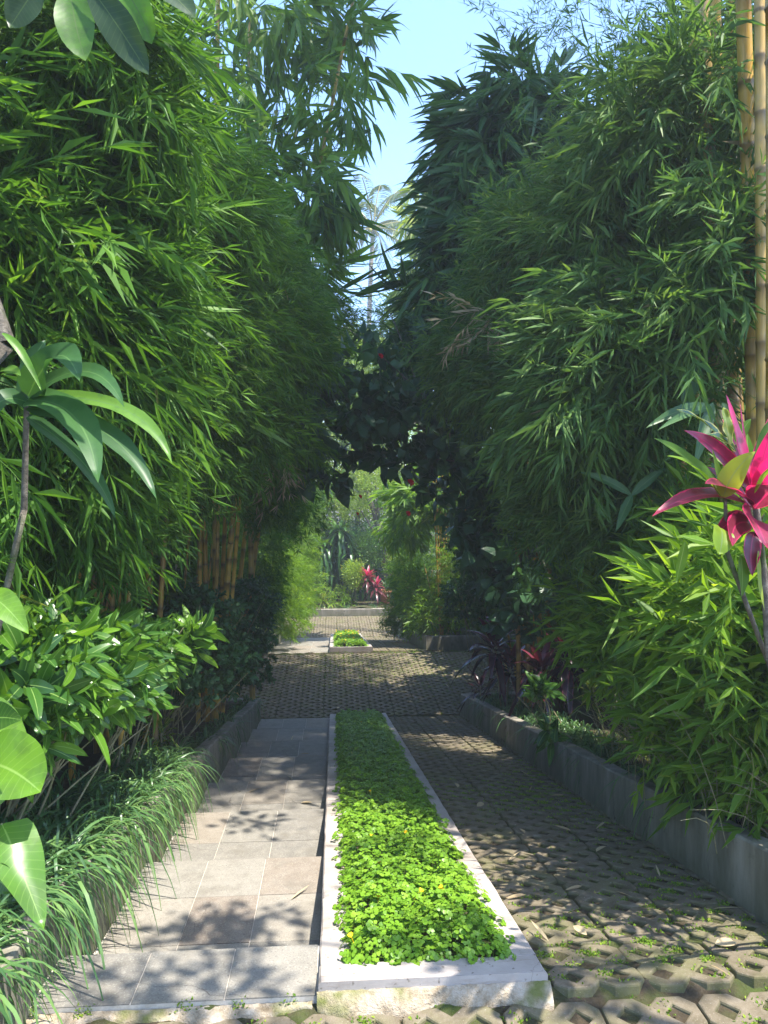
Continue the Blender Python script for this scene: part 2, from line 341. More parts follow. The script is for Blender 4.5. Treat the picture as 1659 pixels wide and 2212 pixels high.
def tube(pts, radii, ns=6, var=.5, u=None, cap=True):
    pts = np.asarray(pts, float); k = len(pts); radii = np.broadcast_to(radii, k)
    tan = unit(np.gradient(pts, axis=0)); ref = np.where(np.abs(tan[:, 2:3]) > .9, A(1, 0, 0), A(0, 0, 1))
    s = unit(np.cross(tan, ref)); b = np.cross(tan, s)
    if k > 2:
        for i in range(1, k):
            s[i] = unit(s[i - 1] - tan[i] * (s[i - 1] @ tan[i])); b[i] = np.cross(tan[i], s[i])
    th = np.arange(ns) * 2 * np.pi / ns
    V = pts[:, None] + radii[:, None, None] * (np.cos(th)[None, :, None] * s[:, None] + np.sin(th)[None, :, None] * b[:, None])
    T = []
    for i in range(k - 1):
        for j in range(ns):
            q, r = i * ns + j, i * ns + (j + 1) % ns
            T += [[q, r, r + ns], [q, r + ns, q + ns]]
    V = V.reshape(-1, 3)
    a = np.zeros((len(V), 3)); a[:, 0] = var; a[:, 2] = np.repeat(np.linspace(0, 1, k), ns)
    if u is not None: a[:, 1] = np.repeat(u, ns)
    if cap:
        V = np.vstack([V, pts[-1:]]); a = np.vstack([a, a[-1:]])
        T += [[(k - 1) * ns + j, (k - 1) * ns + (j + 1) % ns, k * ns] for j in range(ns)]
    return V, np.array(T), a
def bez(p0, p1, p2, k):
    t = np.linspace(0, 1, k)[:, None]; return (1 - t) ** 2 * p0 + 2 * t * (1 - t) * p1 + t * t * p2
def box(c, s, var=.5):
    c = A(*c); s = A(*s) / 2
    V = np.array([[x, y, z] for x in (-1, 1) for y in (-1, 1) for z in (-1, 1)], float) * s + c
    T = np.array([[0, 1, 3], [0, 3, 2], [4, 6, 7], [4, 7, 5], [0, 4, 5], [0, 5, 1], [2, 3, 7], [2, 7, 6], [0, 2, 6], [0, 6, 4], [1, 5, 7], [1, 7, 3]])
    a = np.zeros((8, 3)); a[:, 0] = var; return V, T, a
def inst(tm, M, P, jit=.55):
    """copies of one template placed by matrices M (n,3,3) and points P (n,3)"""
    v, t, a = tm; n = len(P)
    V = np.einsum('nij,kj->nki', M, v) + P[:, None]
    aa = np.broadcast_to(a, (n, len(v), 3)).copy()
    r = rng.random(n)[:, None]
    aa[:, :, 0] = np.clip(aa[:, :, 0] * (1 - jit) + r * jit, 0, 1)
    tt = (t[None] + (np.arange(n) * len(v))[:, None, None]).reshape(-1, 3)
    return V.reshape(-1, 3), tt, aa.reshape(-1, 3)
def frames(d, up, scale):
    d = unit(d); s = unit(np.cross(up, d)); nn = np.cross(d, s)
    return np.stack([d, s, nn], 2) * scale[:, None, None]
def sprays_at(tms, P, D, sc_=(.8, 1.25), roll=.35, jit=.55, buf=None):
    B = buf or Buf(); n = len(P)
    up = unit(A(0, 0, 1) + rng.normal(0, roll, (n, 3)))
    s = rng.uniform(*sc_, n); M = frames(D, up, s); k = rng.integers(0, len(tms), n)
    for i, tm in enumerate(tms):
        q = k == i
        if q.any(): B.addt(inst(tm, M[q], P[q], jit))
    return B
def pad(B, tms, c, r, n, pref=(0, 0, 0), w=(1, .7, .75), sc_=(.7, 1.2), shell=.35, roll=.6, jit=.55, flo=True, clump=0):
    """foliage through a rounded mass: sprays point outwards and along pref, thicker towards the shell"""
    u = unit(rng.normal(0, 1, (n, 3))); q = rng.random(n) ** (1 / 3.0)
    q = np.where(rng.random(n) < shell, .8 + .28 * rng.random(n), q)
    bump = 1 + .16 * np.sin(u[:, 0] * 5 + c[0] * 3) * np.sin(u[:, 1] * 4 + c[1]) + .14 * np.sin(u[:, 2] * 6 + c[2])
    P = np.asarray(c) + u * (q * bump)[:, None] * np.asarray(r)
    D = w[0] * u + w[1] * np.asarray(pref, float) + w[2] * rng.normal(0, 1, (n, 3))
    if clump:
        q3 = P * 4.2 / clump; f = np.sin(q3[:, 0] + 1.7 * np.sin(q3[:, 1] * .7)) + np.sin(q3[:, 1] * 1.1 + 1.3 * np.sin(q3[:, 2] * .8)) + np.sin(q3[:, 2] * 1.2 + 1.5 * np.sin(q3[:, 0] * .9))
        ok = f > rng.uniform(-1.1, .5, n); P, D = P[ok], D[ok]
    if flo:
        ok = P[:, 2] > gz(P[:, 1]) + .12; P, D = P[ok], D[ok]
    return sprays_at(tms, P, D, sc_, roll, jit, B)

# ---- spray templates: local x runs along the twig, z is up
def t_fine(L=.46, n=16, ll=.15, lw=.0158, ang=.6, droop=.35, down=.35):
    k = 7; x = np.linspace(0, 1, k); tw = np.stack([x * L, .03 * np.sin(x * 5) * rng.normal(0, .6) + 0 * x, -down * L * x ** 2], 1)
    B = Buf(); B.addt(tube(tw, np.linspace(.0022, .0008, k), 3, .7, cap=False))
    t = np.sort(rng.uniform(.18, 1, n)); t[-3:] = 1
    P = np.stack([np.interp(t, x, tw[:, i]) for i in range(3)], 1)
    sg = np.where(np.arange(n) % 2, 1, -1) * rng.uniform(.3, 1.6, n) * ang; sg[-1] *= .2
    D = np.stack([np.cos(sg), np.sin(sg), -2 * down * t * .6 + rng.normal(0, .32, n)], 1)
    U = A(0, 0, 1) + rng.normal(0, .7, (n, 3))
    B.addt(leaves(P, D, U, ll * rng.uniform(.7, 1.2, n), lw * rng.uniform(.8, 1.15, n), droop * rng.uniform(.3, 1.3, n), 1, fold=.2))
    return B.get()
def t_broad(L=.5, n=9, ll=.52, lw=.075, hang=.9):
    k = 6; x = np.linspace(0, 1, k); tw = np.stack([x * L, 0 * x, -.25 * L * x ** 2], 1)
    B = Buf(); B.addt(tube(tw, np.linspace(.004, .0015, k), 3, .7, cap=False))
    t = np.sort(rng.uniform(.25, 1, n)); t[-5:] = rng.uniform(.93, 1, 5)
    P = np.stack([np.interp(t, x, tw[:, i]) for i in range(3)], 1)
    sg = rng.uniform(-1.0, 1.0, n)
    D = np.stack([np.cos(sg), np.sin(sg), -hang * rng.uniform(.25, 1.3, n)], 1)
    U = A(0, 0, 1) + rng.normal(0, .5, (n, 3))
    B.addt(leaves(P, D, U, ll * rng.uniform(.65, 1.15, n), lw * rng.uniform(.75, 1.15, n), .35, 3, 'lance', .22))
    return B.get()
def t_wisp(L=.9, n=22, ll=.12, lw=.012):
    k = 8; x = np.linspace(0, 1, k); tw = np.stack([x * L, .08 * L * np.sin(x * 3), .02 * x], 1)
    B = Buf(); B.addt(tube(tw, np.linspace(.003, .001, k), 3, .6, cap=False))
    t = np.sort(rng.uniform(.1, 1, n)); P = np.stack([np.interp(t, x, tw[:, i]) for i in range(3)], 1)
    sg = rng.normal(0, .9, n); D = np.stack([np.cos(sg), np.sin(sg), rng.normal(0, .5, n)], 1)
    B.addt(leaves(P, D, A(0, 0, 1) + rng.normal(0, .5, (n, 3)), ll * rng.uniform(.6, 1.1, n), lw, .05, 1, fold=.15)); return B.get()
def t_whorl(n=8, ll=.13, lw=.045, stem=.14, droop=.3, prof='lance', rows=3, tilt=.5):
    B = Buf(); B.addt(tube(np.array([[-stem, 0, 0], [-stem * .5, .004, 0], [0, 0, 0]]), .0022, 4, .5, cap=False))
    th = np.arange(n) * 2.4 + rng.uniform(0, 6); h = np.linspace(0, 1, n)
    P = np.stack([-stem * .8 * (1 - h), 0 * h, 0 * h], 1)
    D = np.stack([tilt + .7 * h ** 2 + rng.normal(0, .15, n), np.cos(th), np.sin(th)], 1)
    B.addt(leaves(P, D, np.tile(A(1, 0, 0.15), (n, 1)) + rng.normal(0, .15, (n, 3)), ll * rng.uniform(.65, 1.15, n), lw * rng.uniform(.8, 1.15, n), droop * rng.uniform(.2, 1.2, n), rows, prof, .2, curl=.05)); return B.get()
def t_clump(n=14, ll=.16, lw=.09, R=.22):
    P = rng.normal(0, 1, (n, 3)) * R * .6; D = unit(P + A(.12, 0, 0)) + rng.normal(0, .4, (n, 3))
    return leaves(P, D, A(0, 0, 1) + rng.normal(0, .5, (n, 3)), ll * rng.uniform(.6, 1.2, n), lw * rng.uniform(.7, 1.1, n), .2, 1, fold=.15)
TF = [t_fine() for _ in range(12)]
TFL = [t_fine(.55, 17, .185, .0175, .6, .5, .5) for _ in range(10)]
TFS = [t_fine(.36, 14, .115, .017, .7, .25, .25) for _ in range(10)]
TB = [t_broad() for _ in range(10)]
TBS = [t_broad(.4, 9, .32, .055, .6) for _ in range(8)]
TW = [t_wisp() for _ in range(8)]
TD = [t_fine(.34, 9, .15, .032, .9, .2, .1) for _ in range(6)] + [t_fine(.30, 7, .22, .044, .9, .25, .1) for _ in range(5)]
TS = [t_whorl(7, .17, .052, .18, rows=5) for _ in range(7)] + [t_whorl(6, .23, .07, .2, rows=5) for _ in range(5)]
TDS = [t_whorl(9, .085, .04, .1, .25, 'oval') for _ in range(8)]
TH = [t_whorl(6, .20, .16, .25, .9, 'heart', 3, .35) for _ in range(8)]
TC = [t_clump() for _ in range(8)]
TCL = [t_clump(12, .3, .15, .4) for _ in range(8)]
TCS = [t_clump(16, .10, .05, .16) for _ in range(8)]

# ------------------------------------------------------------------ setting
def sweep(prof, ys, zf, var=.5, foot=None, jit=0.0, xf=None, ends=True):
    """profile [(x, z)] swept along y, following the height function zf"""
    m = len(prof); k = len(ys); pr = np.array(prof, float)
    V = np.zeros((k, m, 3)); V[:, :, 0] = pr[:, 0]; V[:, :, 1] = np.asarray(ys)[:, None]; V[:, :, 2] = pr[:, 1] + zf(np.asarray(ys))[:, None]
    if xf is not None: V[:, :, 0] += xf(np.asarray(ys))[:, None]
    if jit:
        V[:, :, 0] += rng.normal(0, jit, (k, m)); V[:, :, 2] += rng.normal(0, jit * .6, (k, m))
    T = []
    for i in range(k - 1):
        for j in range(m):
            q, r = i * m + j, i * m + (j + 1) % m; T += [[q, q + m, r + m], [q, r + m, r]]
    if ends:
        tri = geometry.tessellate_polygon([[Vector((x, z, 0)) for x, z in prof]])
        for t in tri: T.append([t[0], t[1], t[2]]); T.append([t[0] + (k - 1) * m, t[2] + (k - 1) * m, t[1] + (k - 1) * m])
    a = np.zeros((k, m, 3)); a[:, :, 0] = var
    if foot is not None: a[:, :, 1] = np.asarray(foot)[None]
    return V.reshape(-1, 3), np.array(T), a.reshape(-1, 3)
def fix_normals(o):
    import bmesh
    b = bmesh.new(); b.from_mesh(o.data); bmesh.ops.recalc_face_normals(b, faces=b.faces); b.to_mesh(o.data); b.free()
    return o
def rect(x0, x1, z0, z1, c=.008): return [(x0, z0), (x1, z0), (x1, z1 - c), (x1 - c, z1), (x0 + c, z1), (x0, z1 - c)]
def sheet(name, xs, ys, zf, mat, kind='structure'):
    X, Y = np.meshgrid(xs, ys); Z = zf(X, Y)
    V = np.stack([X, Y, Z], 2).reshape(-1, 3); nx = len(xs); T = []
    i, j = np.meshgrid(np.arange(len(ys) - 1), np.arange(nx - 1), indexing='ij'); q = (i * nx + j).ravel()
    T = np.concatenate([np.stack([q, q + 1, q + nx + 1], 1), np.stack([q, q + nx + 1, q + nx], 1)])
    a = np.zeros((len(V), 3)); a[:, 0] = .5
    o = obj(name, (V, T, a), mat, smooth=True); o['kind'] = kind; return o

XL, XR = -1.21, 2.15                     # faces of the kerbs on either side of the drive
sheet('ground', np.array([-400, -60, -14, -5, 0, 5, 14, 60, 400.]), np.array([-80, -20, 0, 3.06, 3.1, 7, 12.3, 17, 24.5, 29, 60, 200, 600.]), lambda x, y: gz(y) - .75, MT['soil'])
def dirt(x, y): return gz(y) + .27 + .035 * np.sin(x * 5.1 + y * 2.3) + .03 * np.sin(y * 7.7 - x * 3)
for x0, x1, y0, y1 in ((-12, XL - .13, -3, 12.2), (XR + .13, 13, -3, 12.2), (-12, -1.66, 17.1, 24.4), (2.3, 13, 17.1, 26.0), (-14, 14, 28.3, 60), (-12, -2.65, 12.2, 17.1), (4.75, 13, 12.2, 17.2), (-12, -2.42, 24.4, 28.4), (2.65, 13, 26.0, 28.4)):
    sheet('soil', np.linspace(x0, x1, 40), np.linspace(y0, y1, 40), dirt, MT['soil'])

# --- grass pavers
def offset(loop, d):
    L = np.array(loop); p = np.roll(L, 1, 0); q = np.roll(L, -1, 0)
    e1 = unit(L - p); e2 = unit(q - L); n1 = np.stack([-e1[:, 1], e1[:, 0]], 1); n2 = np.stack([-e2[:, 1], e2[:, 0]], 1)
    nn = unit(n1 + n2); return L + nn * (d / np.maximum((nn * n1).sum(1), .5))[:, None]
def paver_template():
    h, r, g = .202, .051, .003
    e = h - g
    outer = [(r, -e), (h - r, -e), (e, -h + r), (e, -r), (h - r, 0), (e, r), (e, h - r), (h - r, e), (r, e), (0, h - r), (-r, e), (-h + r, e), (-e, h - r), (-e, r), (-h + r, 0), (-e, -r), (-e, -h + r), (-h + r, -e), (-r, -e), (0, -h + r)]
    loops = [outer]
    for cx, cy in ((0, 0), (.101, .101), (-.101, .101), (.101, -.101), (-.101, -.101)):
        loops.append([(cx, cy + r), (cx + r, cy), (cx, cy - r), (cx - r, cy)])     # clockwise: a hole
    V, T, a = [], [], []; tops = []
    for lp in loops:
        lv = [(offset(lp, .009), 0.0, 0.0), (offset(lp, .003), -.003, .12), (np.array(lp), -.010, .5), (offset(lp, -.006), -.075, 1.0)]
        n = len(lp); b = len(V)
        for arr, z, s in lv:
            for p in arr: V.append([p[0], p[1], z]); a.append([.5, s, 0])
        tops.append([Vector((p[0], p[1], 0)) for p in lv[0][0]])
        for k in range(3):
            for j in range(n):
                q, r_ = b + k * n + j, b + k * n + (j + 1) % n; T += [[q, q + n, r_ + n], [q, r_ + n, r_]]
    idx = []; b = 0
    for lp in loops: idx += list(range(b, b + len(lp))); b += 4 * len(lp)
    for t in geometry.tessellate_polygon(tops):
        A_, B_, C_ = (idx[i] for i in t)
        a_, b_, c_ = (np.array(V[i]) for i in (A_, B_, C_))
        T.append([A_, B_, C_] if np.cross(b_ - a_, c_ - a_)[2] > 0 else [A_, C_, B_])
    return np.array(V), np.array(T), np.array(a, float)
PT = paver_template()
def pave(B, x0, nx, y0, y1, s=.404, flip=None):
    ny = int(math.ceil((y1 - y0) / s))
    for j in range(ny):
        for i in range(nx):
            cx = x0 + (i + .5) * s; cy = y0 + (j + .5) * s
            if cy + s * .5 > y1 + .12: continue
            V = PT[0].copy(); yl = V[:, 1] + cy; t = rng.normal(0, .010, 2); dz = rng.normal(0, .003)
            k = .993 + rng.normal(0, .003)
            V[:, :2] *= k
            V[:, 2] += (gz(min(max(cy, y0 + .2), y1)) if not (y0 > 2.89 and y0 < 4) else -.206 * cy) + slope(max(cy, 3.3) if y0 > 2.89 else cy) * V[:, 1] + t[0] * V[:, 0] + t[1] * V[:, 1] + dz - .004
            V[:, 0] += cx + rng.normal(0, .003); V[:, 1] = yl + rng.normal(0, .003)
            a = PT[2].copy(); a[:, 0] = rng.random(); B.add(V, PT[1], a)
B = Buf()
pave(B, -1.35 - .404, 10, 2.885 - .404 * 5, 2.885)
pave(B, .905, 4, 2.90, 12.3)
pave(B, -2.6, 18, 12.34, 17.0)
pave(B, .90, 4, 17.04, 24.5)
pave(B, -2.3, 12, 24.55, 28.2)
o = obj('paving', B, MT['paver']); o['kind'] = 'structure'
# earth in and under the paver cells
def cell(x, y): return np.where(y > 2.955, -.206 * np.minimum(y, 12.3), 0) * (y < 12.3) * 1.0 + np.where((y > 2.955) & (y < 12.3), 0, gz(y)) - .024 + .009 * np.sin(x * 21 + y * 17) + .008 * np.sin(y * 33 - x * 11)
for x0, x1, y0, y1 in ((-1.8, 2.2, .9, 2.95), (.86, 2.16, 2.96, 12.3), (-2.7, 4.8, 12.3, 17.0), (.88, 2.2, 17.0, 24.5), (-2.4, 2.7, 24.5, 28.3)):
    sheet('paving_bed', np.linspace(x0, x1, int((x1 - x0) / .09)), np.linspace(y0, y1, int((y1 - y0) / .09)), cell, MT['soil'])
# moss and tiny weeds in the cells
B = Buf()
def weeds(n, x0, x1, y0, y1, prob):
    P = []
    while len(P) < n:
        i = rng.integers(0, 60); j = rng.integers(0, 130)
        x = x0 + (i * .101); y = y0 + j * .101
        if (i + j) % 2 == 0 and x < x1 and y < y1: P.append([x, y])
    P = np.array(P); cl = np.sin(P[:, 0] * 3.1 + 1) + np.sin(P[:, 1] * 2.3) + rng.normal(0, .7, n)
    P = P[cl > prob]
    for x, y in P:
        k = rng.integers(10, 40); q = np.stack([x + rng.normal(0, .022, k), y + rng.normal(0, .022, k)], 1)
        z = gz(q[:, 1]) - .026 + rng.uniform(0, .022, k)
        B.addt(leaves(np.column_stack([q, z]), rng.normal(0, 1, (k, 3)) + A(0, 0, .7), A(0, 0, 1) + rng.normal(0, .3, (k, 3)), rng.uniform(.010, .022, k), rng.uniform(.006, .012, k), .1, 1))
weeds(600, -1.3, 2.2, 1.2, 2.92, -1.2); weeds(1500, .95, 2.1, 3.0, 8, -.3); weeds(1500, -2.2, 4, 12.4, 17, .3); weeds(300, .95, 2.1, 17, 20, .3)
n = 3200; q = np.column_stack([rng.normal(.9, 1.1, n), rng.normal(15.6, .75, n)]); q = q[(q[:, 1] < 16.95) & (q[:, 1] > 12.5)]
B.addt(leaves(np.column_stack([q, gz(q[:, 1]) + rng.uniform(-.01, .012, len(q))]), rng.normal(0, 1, (len(q), 3)) + A(0, 0, .5), np.tile(A(0, 0, 1.), (len(q), 1)), rng.uniform(.015, .04, len(q)), rng.uniform(.008, .02, len(q)), .1, 1))
tag(obj('moss', B, G['moss']), 'green moss and tiny weeds growing in the cells and on the surface of the grass pavers', 'moss', kind='stuff')

# --- stepped tiles beside the planters
def steps(name, x0, x1, edges, off, tilt, rows, wl=.62, first=None):
    Bt, Bg = Buf(), Buf()
    for i in range(len(edges) - 1):
        ya, yb = edges[i], edges[i + 1]; zb = gz(yb) + off if not (i == 0 and first) else first
        zf = lambda y, zb=zb, yb=yb: zb + (yb - np.asarray(y)) * tilt
        Bg.addt(sweep([(x0 - .03, -.5), (x1 + .05, -.5), (x1 + .05, -.006), (x0 - .03, -.006)], [ya + .002, yb - .002], zf))
        n = rows[i] if isinstance(rows, list) else rows
        ys = np.linspace(ya, yb, n + 1)
        if (yb - ya) > 1 and n > 1: ys[1:-1] += rng.uniform(-.05, .05)
        cw = (x1 - x0) / 3; sh = rng.uniform(-.03, .03)
        xs = [x0, x0 + cw + sh, x0 + 2 * cw + sh * .5, x1]
        for j in range(n):
            for k in range(3):
                dv = float(np.clip(rng.normal(0, .001), -.0015, .0015))
                zz = lambda y, zf=zf, dv=dv: zf(y) + dv
                Bt.addt(sweep(rect(xs[k] + .0025, xs[k + 1] - .0025, -.03, 0, .0025), [ys[j] + .0025, ys[j + 1] - .0025], zz, var=rng.random()))
    o = fix_normals(obj(name, Bt, MT['tile'])); o['kind'] = 'structure'
    o = fix_normals(obj('step_base', Bg, MT['grout'])); o['kind'] = 'structure'
EDG = [2.93, 3.29, 4.75, 6.02, 7.2, 8.54, 9.78, 11.0, 12.25]
steps('tiled_steps', XL, -.072, EDG, .0, .055, [1, 3, 2, 2, 2, 2, 2, 2], first=-.627)
steps('tiled_steps', -1.52, -.10, [17.15, 18.3, 19.5, 20.7, 21.9, 23.1, 24.3], .0, .055, 2)
# rough mortar lip in front of the first step and of the planter
def mortar(name, x0, x1, y, ztop, zbot, out_=.09):
    xs = np.arange(x0, x1 + .001, .02); V = []; 
    for k, x in enumerate(xs):
        e = out_ * (.6 + .35 * math.sin(x * 9) + .25 * math.sin(x * 23 + 1)) 
        V += [[x, y, ztop], [x, y - .012 - .004 * math.sin(x * 40), ztop - .004], [x, y - .02 - e * .35, ztop - (ztop - zbot) * .55 + .006 * math.sin(x * 31)], [x, y - .02 - e, zbot + .004 * math.sin(x * 17)], [x, y - .02 - e, zbot - .05]]
    V = np.array(V); V += rng.normal(0, .0015, V.shape); T = []
    for k in range(len(xs) - 1):
        for j in range(4):
            q = k * 5 + j; T += [[q, q + 1, q + 6], [q, q + 6, q + 5]]
    a = np.zeros((len(V), 3)); o = obj(name, (V, np.array(T), a), MT['mortar'], smooth=True); o['kind'] = 'structure'; return o
mortar('mortar', XL, -.075, 2.928, -.630, -.642, .05)

# --- kerbs
def kerb(name, label, x0, x1, ys, h, foot_side, xf=None):
    """concrete kerb between x0 and x1; ys: stations"""
    m = (x0 + x1) / 2
    t = thing(name, label, 'kerb', (m, ys[0], gz(ys[0])))
    B = Buf(); B.addt(sweep([(x0, -.14), (x1, -.14), (x1, .10), (x1, h - .012), (x1 - .012, h), (x0 + .012, h), (x0, h - .012), (x0, .10)], ys, gz, foot=[1, 1, .35, 0, 0, 0, 0, .35], jit=.0022, xf=xf))
    o = obj('kerb_body', B, MT['wall'], t, t.location); fix_normals(o); return t
sweepx = lambda ys: .006 * np.sin(np.asarray(ys) * 3.1) + .004 * np.sin(np.asarray(ys) * 7.7)
kerb('kerb_wall', 'low grey kerb wall on the left of the near steps, striped with blade shadows', XL - .13, XL, np.arange(1.0, 12.31, .23), .35, 1, sweepx)
kerb('kerb_wall', 'long grey concrete kerb wall on the right of the near drive, under the dwarf bamboo', XR, XR + .13, np.concatenate([np.arange(1.0, 12.2, .23), [12.3]]), .36, -1, sweepx)
kerb('kerb_wall', 'short pale kerb wall left of the far tiled steps, below the feathery lit hedge', -1.66, -1.53, np.concatenate([np.arange(17.1, 24.4, .3), [24.4]]), .34, 1, sweepx)
kerb('kerb_wall', 'grey kerb wall with a rounded corner, right of the far planter', 2.17, 2.30, np.concatenate([np.arange(17.1, 26.0, .3), [26.0]]), .32, -1, sweepx)
def crosskerb(name, label, x0, x1, y, h, th=.14, corner=False):
    t = thing(name, label, 'kerb', ((x0 + x1) / 2, y, gz(y)))
    xs = np.arange(x0, x1 + .001, .2); V, T = sweep(rect(-th / 2, th / 2, -.14, h, .012), xs, lambda q: 0 * q + gz(y), jit=.002)[:2]
    V = V[:, [1, 0, 2]]; V[:, 1] += y; a = np.zeros((len(V), 3)); a[:, 1] = np.clip(1 - (V[:, 2] - gz(y)) / .12, 0, 1)
    fix_normals(obj('kerb_body', (V, T, a), MT['wall'], t, t.location)); return t
crosskerb('kerb_wall', 'pale sunlit kerb wall across the far end of the drive, below the dracaenas', -2.4, 2.6, 28.3, .26)
crosskerb('kerb_wall', 'stub of pale kerb wall facing the viewer left of the far steps', -2.6, -1.665, 17.17, .34)
crosskerb('kerb_wall', 'shaded kerb wall facing the viewer beside the dark cordylines, right of the far planter', 2.305, 5.2, 17.17, .32)
crosskerb('kerb_wall', 'end face of the right near kerb wall, at the crossing', 2.285, 5.0, 12.23, .36)
crosskerb('kerb_wall', 'end face of the left near kerb wall, hidden among dark grass', -3.2, XL - .135, 12.23, .35)

# --- planters with ground cover
def planter(label, x0, x1, y0, y1, w=.13, wf=.16, h=.055, hf=.14):
    t = thing('planter', label, 'planter', ((x0 + x1) / 2, y0, gz(y0 + .1)))
    ys = np.concatenate([np.arange(y0 + wf, y1 - w, .16), [y1 - w]])
    zf = lambda y: gz(np.maximum(np.asarray(y), 3.11))
    if y0 < 4: zf = lambda y: -.206 * np.asarray(y)
    B = Buf()
    B.addt(sweep(rect(x0, x0 + w, -.35, h), ys, zf, jit=.0016)); B.addt(sweep(rect(x1 - w, x1, -.2, h), ys, zf, jit=.0016))
    for ya, yb, d in ((y0, y0 + wf, .5), (y1 - w, y1, .2)):
        B.addt(sweep([(x0 - .001, -d), (x1 + .001, -d), (x1 + .001, h - .012), (x1 - .01, h - .001), (x0 + .01, h - .001), (x0 - .001, h - .012)], np.linspace(ya, yb, 4), zf, jit=.001))
    fix_normals(obj('planter_rim', B, MT['coping'], t, t.location))
    xs = np.linspace(x0 + w - .01, x1 - w + .01, 8); yy = np.linspace(y0 + wf - .01, y1 - w + .01, 60); X, Y = np.meshgrid(xs, yy)
    V = np.stack([X, Y, zf(Y) + .015 + .01 * np.sin(X * 30 + Y * 9)], 2).reshape(-1, 3); i, j = np.meshgrid(np.arange(59), np.arange(7), indexing='ij'); q = (i * 8 + j).ravel()
    T = np.concatenate([np.stack([q, q + 1, q + 9], 1), np.stack([q, q + 9, q + 8], 1)])
    obj('planter_soil', (V, T, np.zeros((len(V), 3))), MT['soil'], t, t.location)
    return t, zf
def clover_t(k):
    B = Buf(); h = rng.uniform(.03, .07); lean = rng.normal(0, .012, 2)
    top = A(lean[0], lean[1], h); B.addt(tube(bez(A(0, 0, 0), A(0, 0, h * .6), top, 4), .0011, 3, .3, cap=False))
    th = rng.uniform(0, 6.28); s = rng.uniform(.026, .036)
    az = th + np.array([-.45, .45, -1.15, 1.15]) + rng.normal(0, .06, 4)
    D = np.stack([np.cos(az), np.sin(az), rng.uniform(-.05, .35, 4)], 1)
    Pb = top + np.array([[np.cos(th), np.sin(th), .0]]) * np.array([[.010], [.010], [0], [0]])
    B.addt(leaves(Pb, D, np.tile(A(0, 0, 1.), (4, 1)) + rng.normal(0, .12, (4, 3)), s * rng.uniform(.9, 1.1, 4), s * .66, .12, 3, 'obov', .12, var=np.full(4, rng.random()) * .8 + rng.random(4) * .1)); return B.get()
TCV = [clover_t(i) for i in range(14)]
def cover(label, x0, x1, y0, y1, zf, n, name='ground_cover', lift=.0, nf=8, fpos=None):
    x = rng.uniform(x0 - .015, x1 + .015, n); y = rng.uniform(y0 - .015, y1 + .015, n)
    ex = np.minimum(np.minimum(x - x0, x1 - x), np.minimum(y - y0, y1 - y)); hump = np.clip(ex / .10, 0, 1)
    z = zf(y) + .03 + lift * hump + hump * (.035 + .022 * np.sin(x * 11 + y * 5) * np.sin(y * 7.3) + rng.uniform(-.045, .035, n))
    B = Buf(); P = np.column_stack([x, y, z]); th = rng.uniform(0, 6.28, n)
    out_ = np.stack([np.sign(x - (x0 + x1) / 2) * (1 - hump), (np.where(y < y0 + .1, -1, 0)) * (1 - hump), 0 * x], 1) * .5
    up = unit(A(0, 0, 1) + rng.normal(0, .22, (n, 3)) + out_); d = np.stack([np.cos(th), np.sin(th), 0 * th], 1); d = unit(d - up * (d * up).sum(1)[:, None])
    sc_ = rng.uniform(.7, 1.15, n); M = np.stack([d, np.cross(up, d), up], 2) * sc_[:, None, None]; k = rng.integers(0, len(TCV), n)
    for i, tm in enumerate(TCV):
        q = k == i
        if q.any(): B.addt(inst(tm, M[q], P[q], .5))
    o = obj(name, B, G['clover'], loc=(0, 0, 0), smooth=True); tag(o, label, 'ground cover', kind='stuff')
    fl = fpos if fpos is not None else [(rng.uniform(x0, x1), rng.uniform(y0, y1)) for _ in range(nf)]
    return o, [(fx, fy, float(zf(fy)) + .135 + lift) for fx, fy in fl]
def flower_t():
    B = Buf(); n = 5; az = np.linspace(-1.2, 1.2, 4)
    B.addt(tube(np.array([[0, 0, -.05], [0, 0, 0.]]), .001, 3, .5, cap=False))
    D = np.stack([np.cos(az), np.sin(az), .9 + 0 * az], 1)
    B.addt(leaves(np.zeros((4, 3)), D, np.tile(A(-.5, 0, 1.), (4, 1)), np.full(4, .019), .014, -.1, 3, 'oval', .2)); return B.get()
FT = flower_t()
t1, zf1 = planter('long near planter, whitewashed concrete rim round a green bed, beside the tiled steps', -.064, .88, 2.92, 12.28)
mortar('mortar', -.07, .90, 2.92, -.585, -.642, .05)
o, fl = cover('bright green clover-like ground cover filling the near planter, dotted with yellow flowers', .075, .745, 3.09, 12.12, zf1, 12500,
     fpos=[(.22, 3.62), (.44, 3.68), (.56, 3.72), (.075, 3.16), (.26, 4.15), (.47, 4.75), (.52, 5.0), (.24, 4.7), (.3, 6.0), (.6, 6.6), (.2, 7.9), (.62, 8.6), (.4, 10.5), (.45, 11.9)])
fm = None
for i, (x, y, z) in enumerate(fl):
    V, T, a = FT
    if fm is None: f = obj('flower', FT, G['petal'], o); fm = f
    else: f = fm.copy(); C.objects.link(f); f.parent = o
    f.location = (x, y, z); f.rotation_euler = (rng.normal(0, .3), rng.normal(.2, .3), rng.uniform(0, 6.28))
t2, zf2 = planter('small far planter, pale rim round a bright green bed, beyond the crossing', -.09, .92, 17.1, 24.6, .12, .16, .09)
o, fl = cover('bright yellow-green ground cover heaped in the small far planter', .03, .80, 17.28, 24.4, zf2, 6500, lift=.09, nf=60)
for x, y, z in fl:
    f = fm.copy(); C.objects.link(f); f.parent = o; f.location = (x, y, z + .01); f.scale = (1.6,) * 3; f.rotation_euler = (rng.normal(0, .3), rng.normal(.2, .3), rng.uniform(0, 6.28))

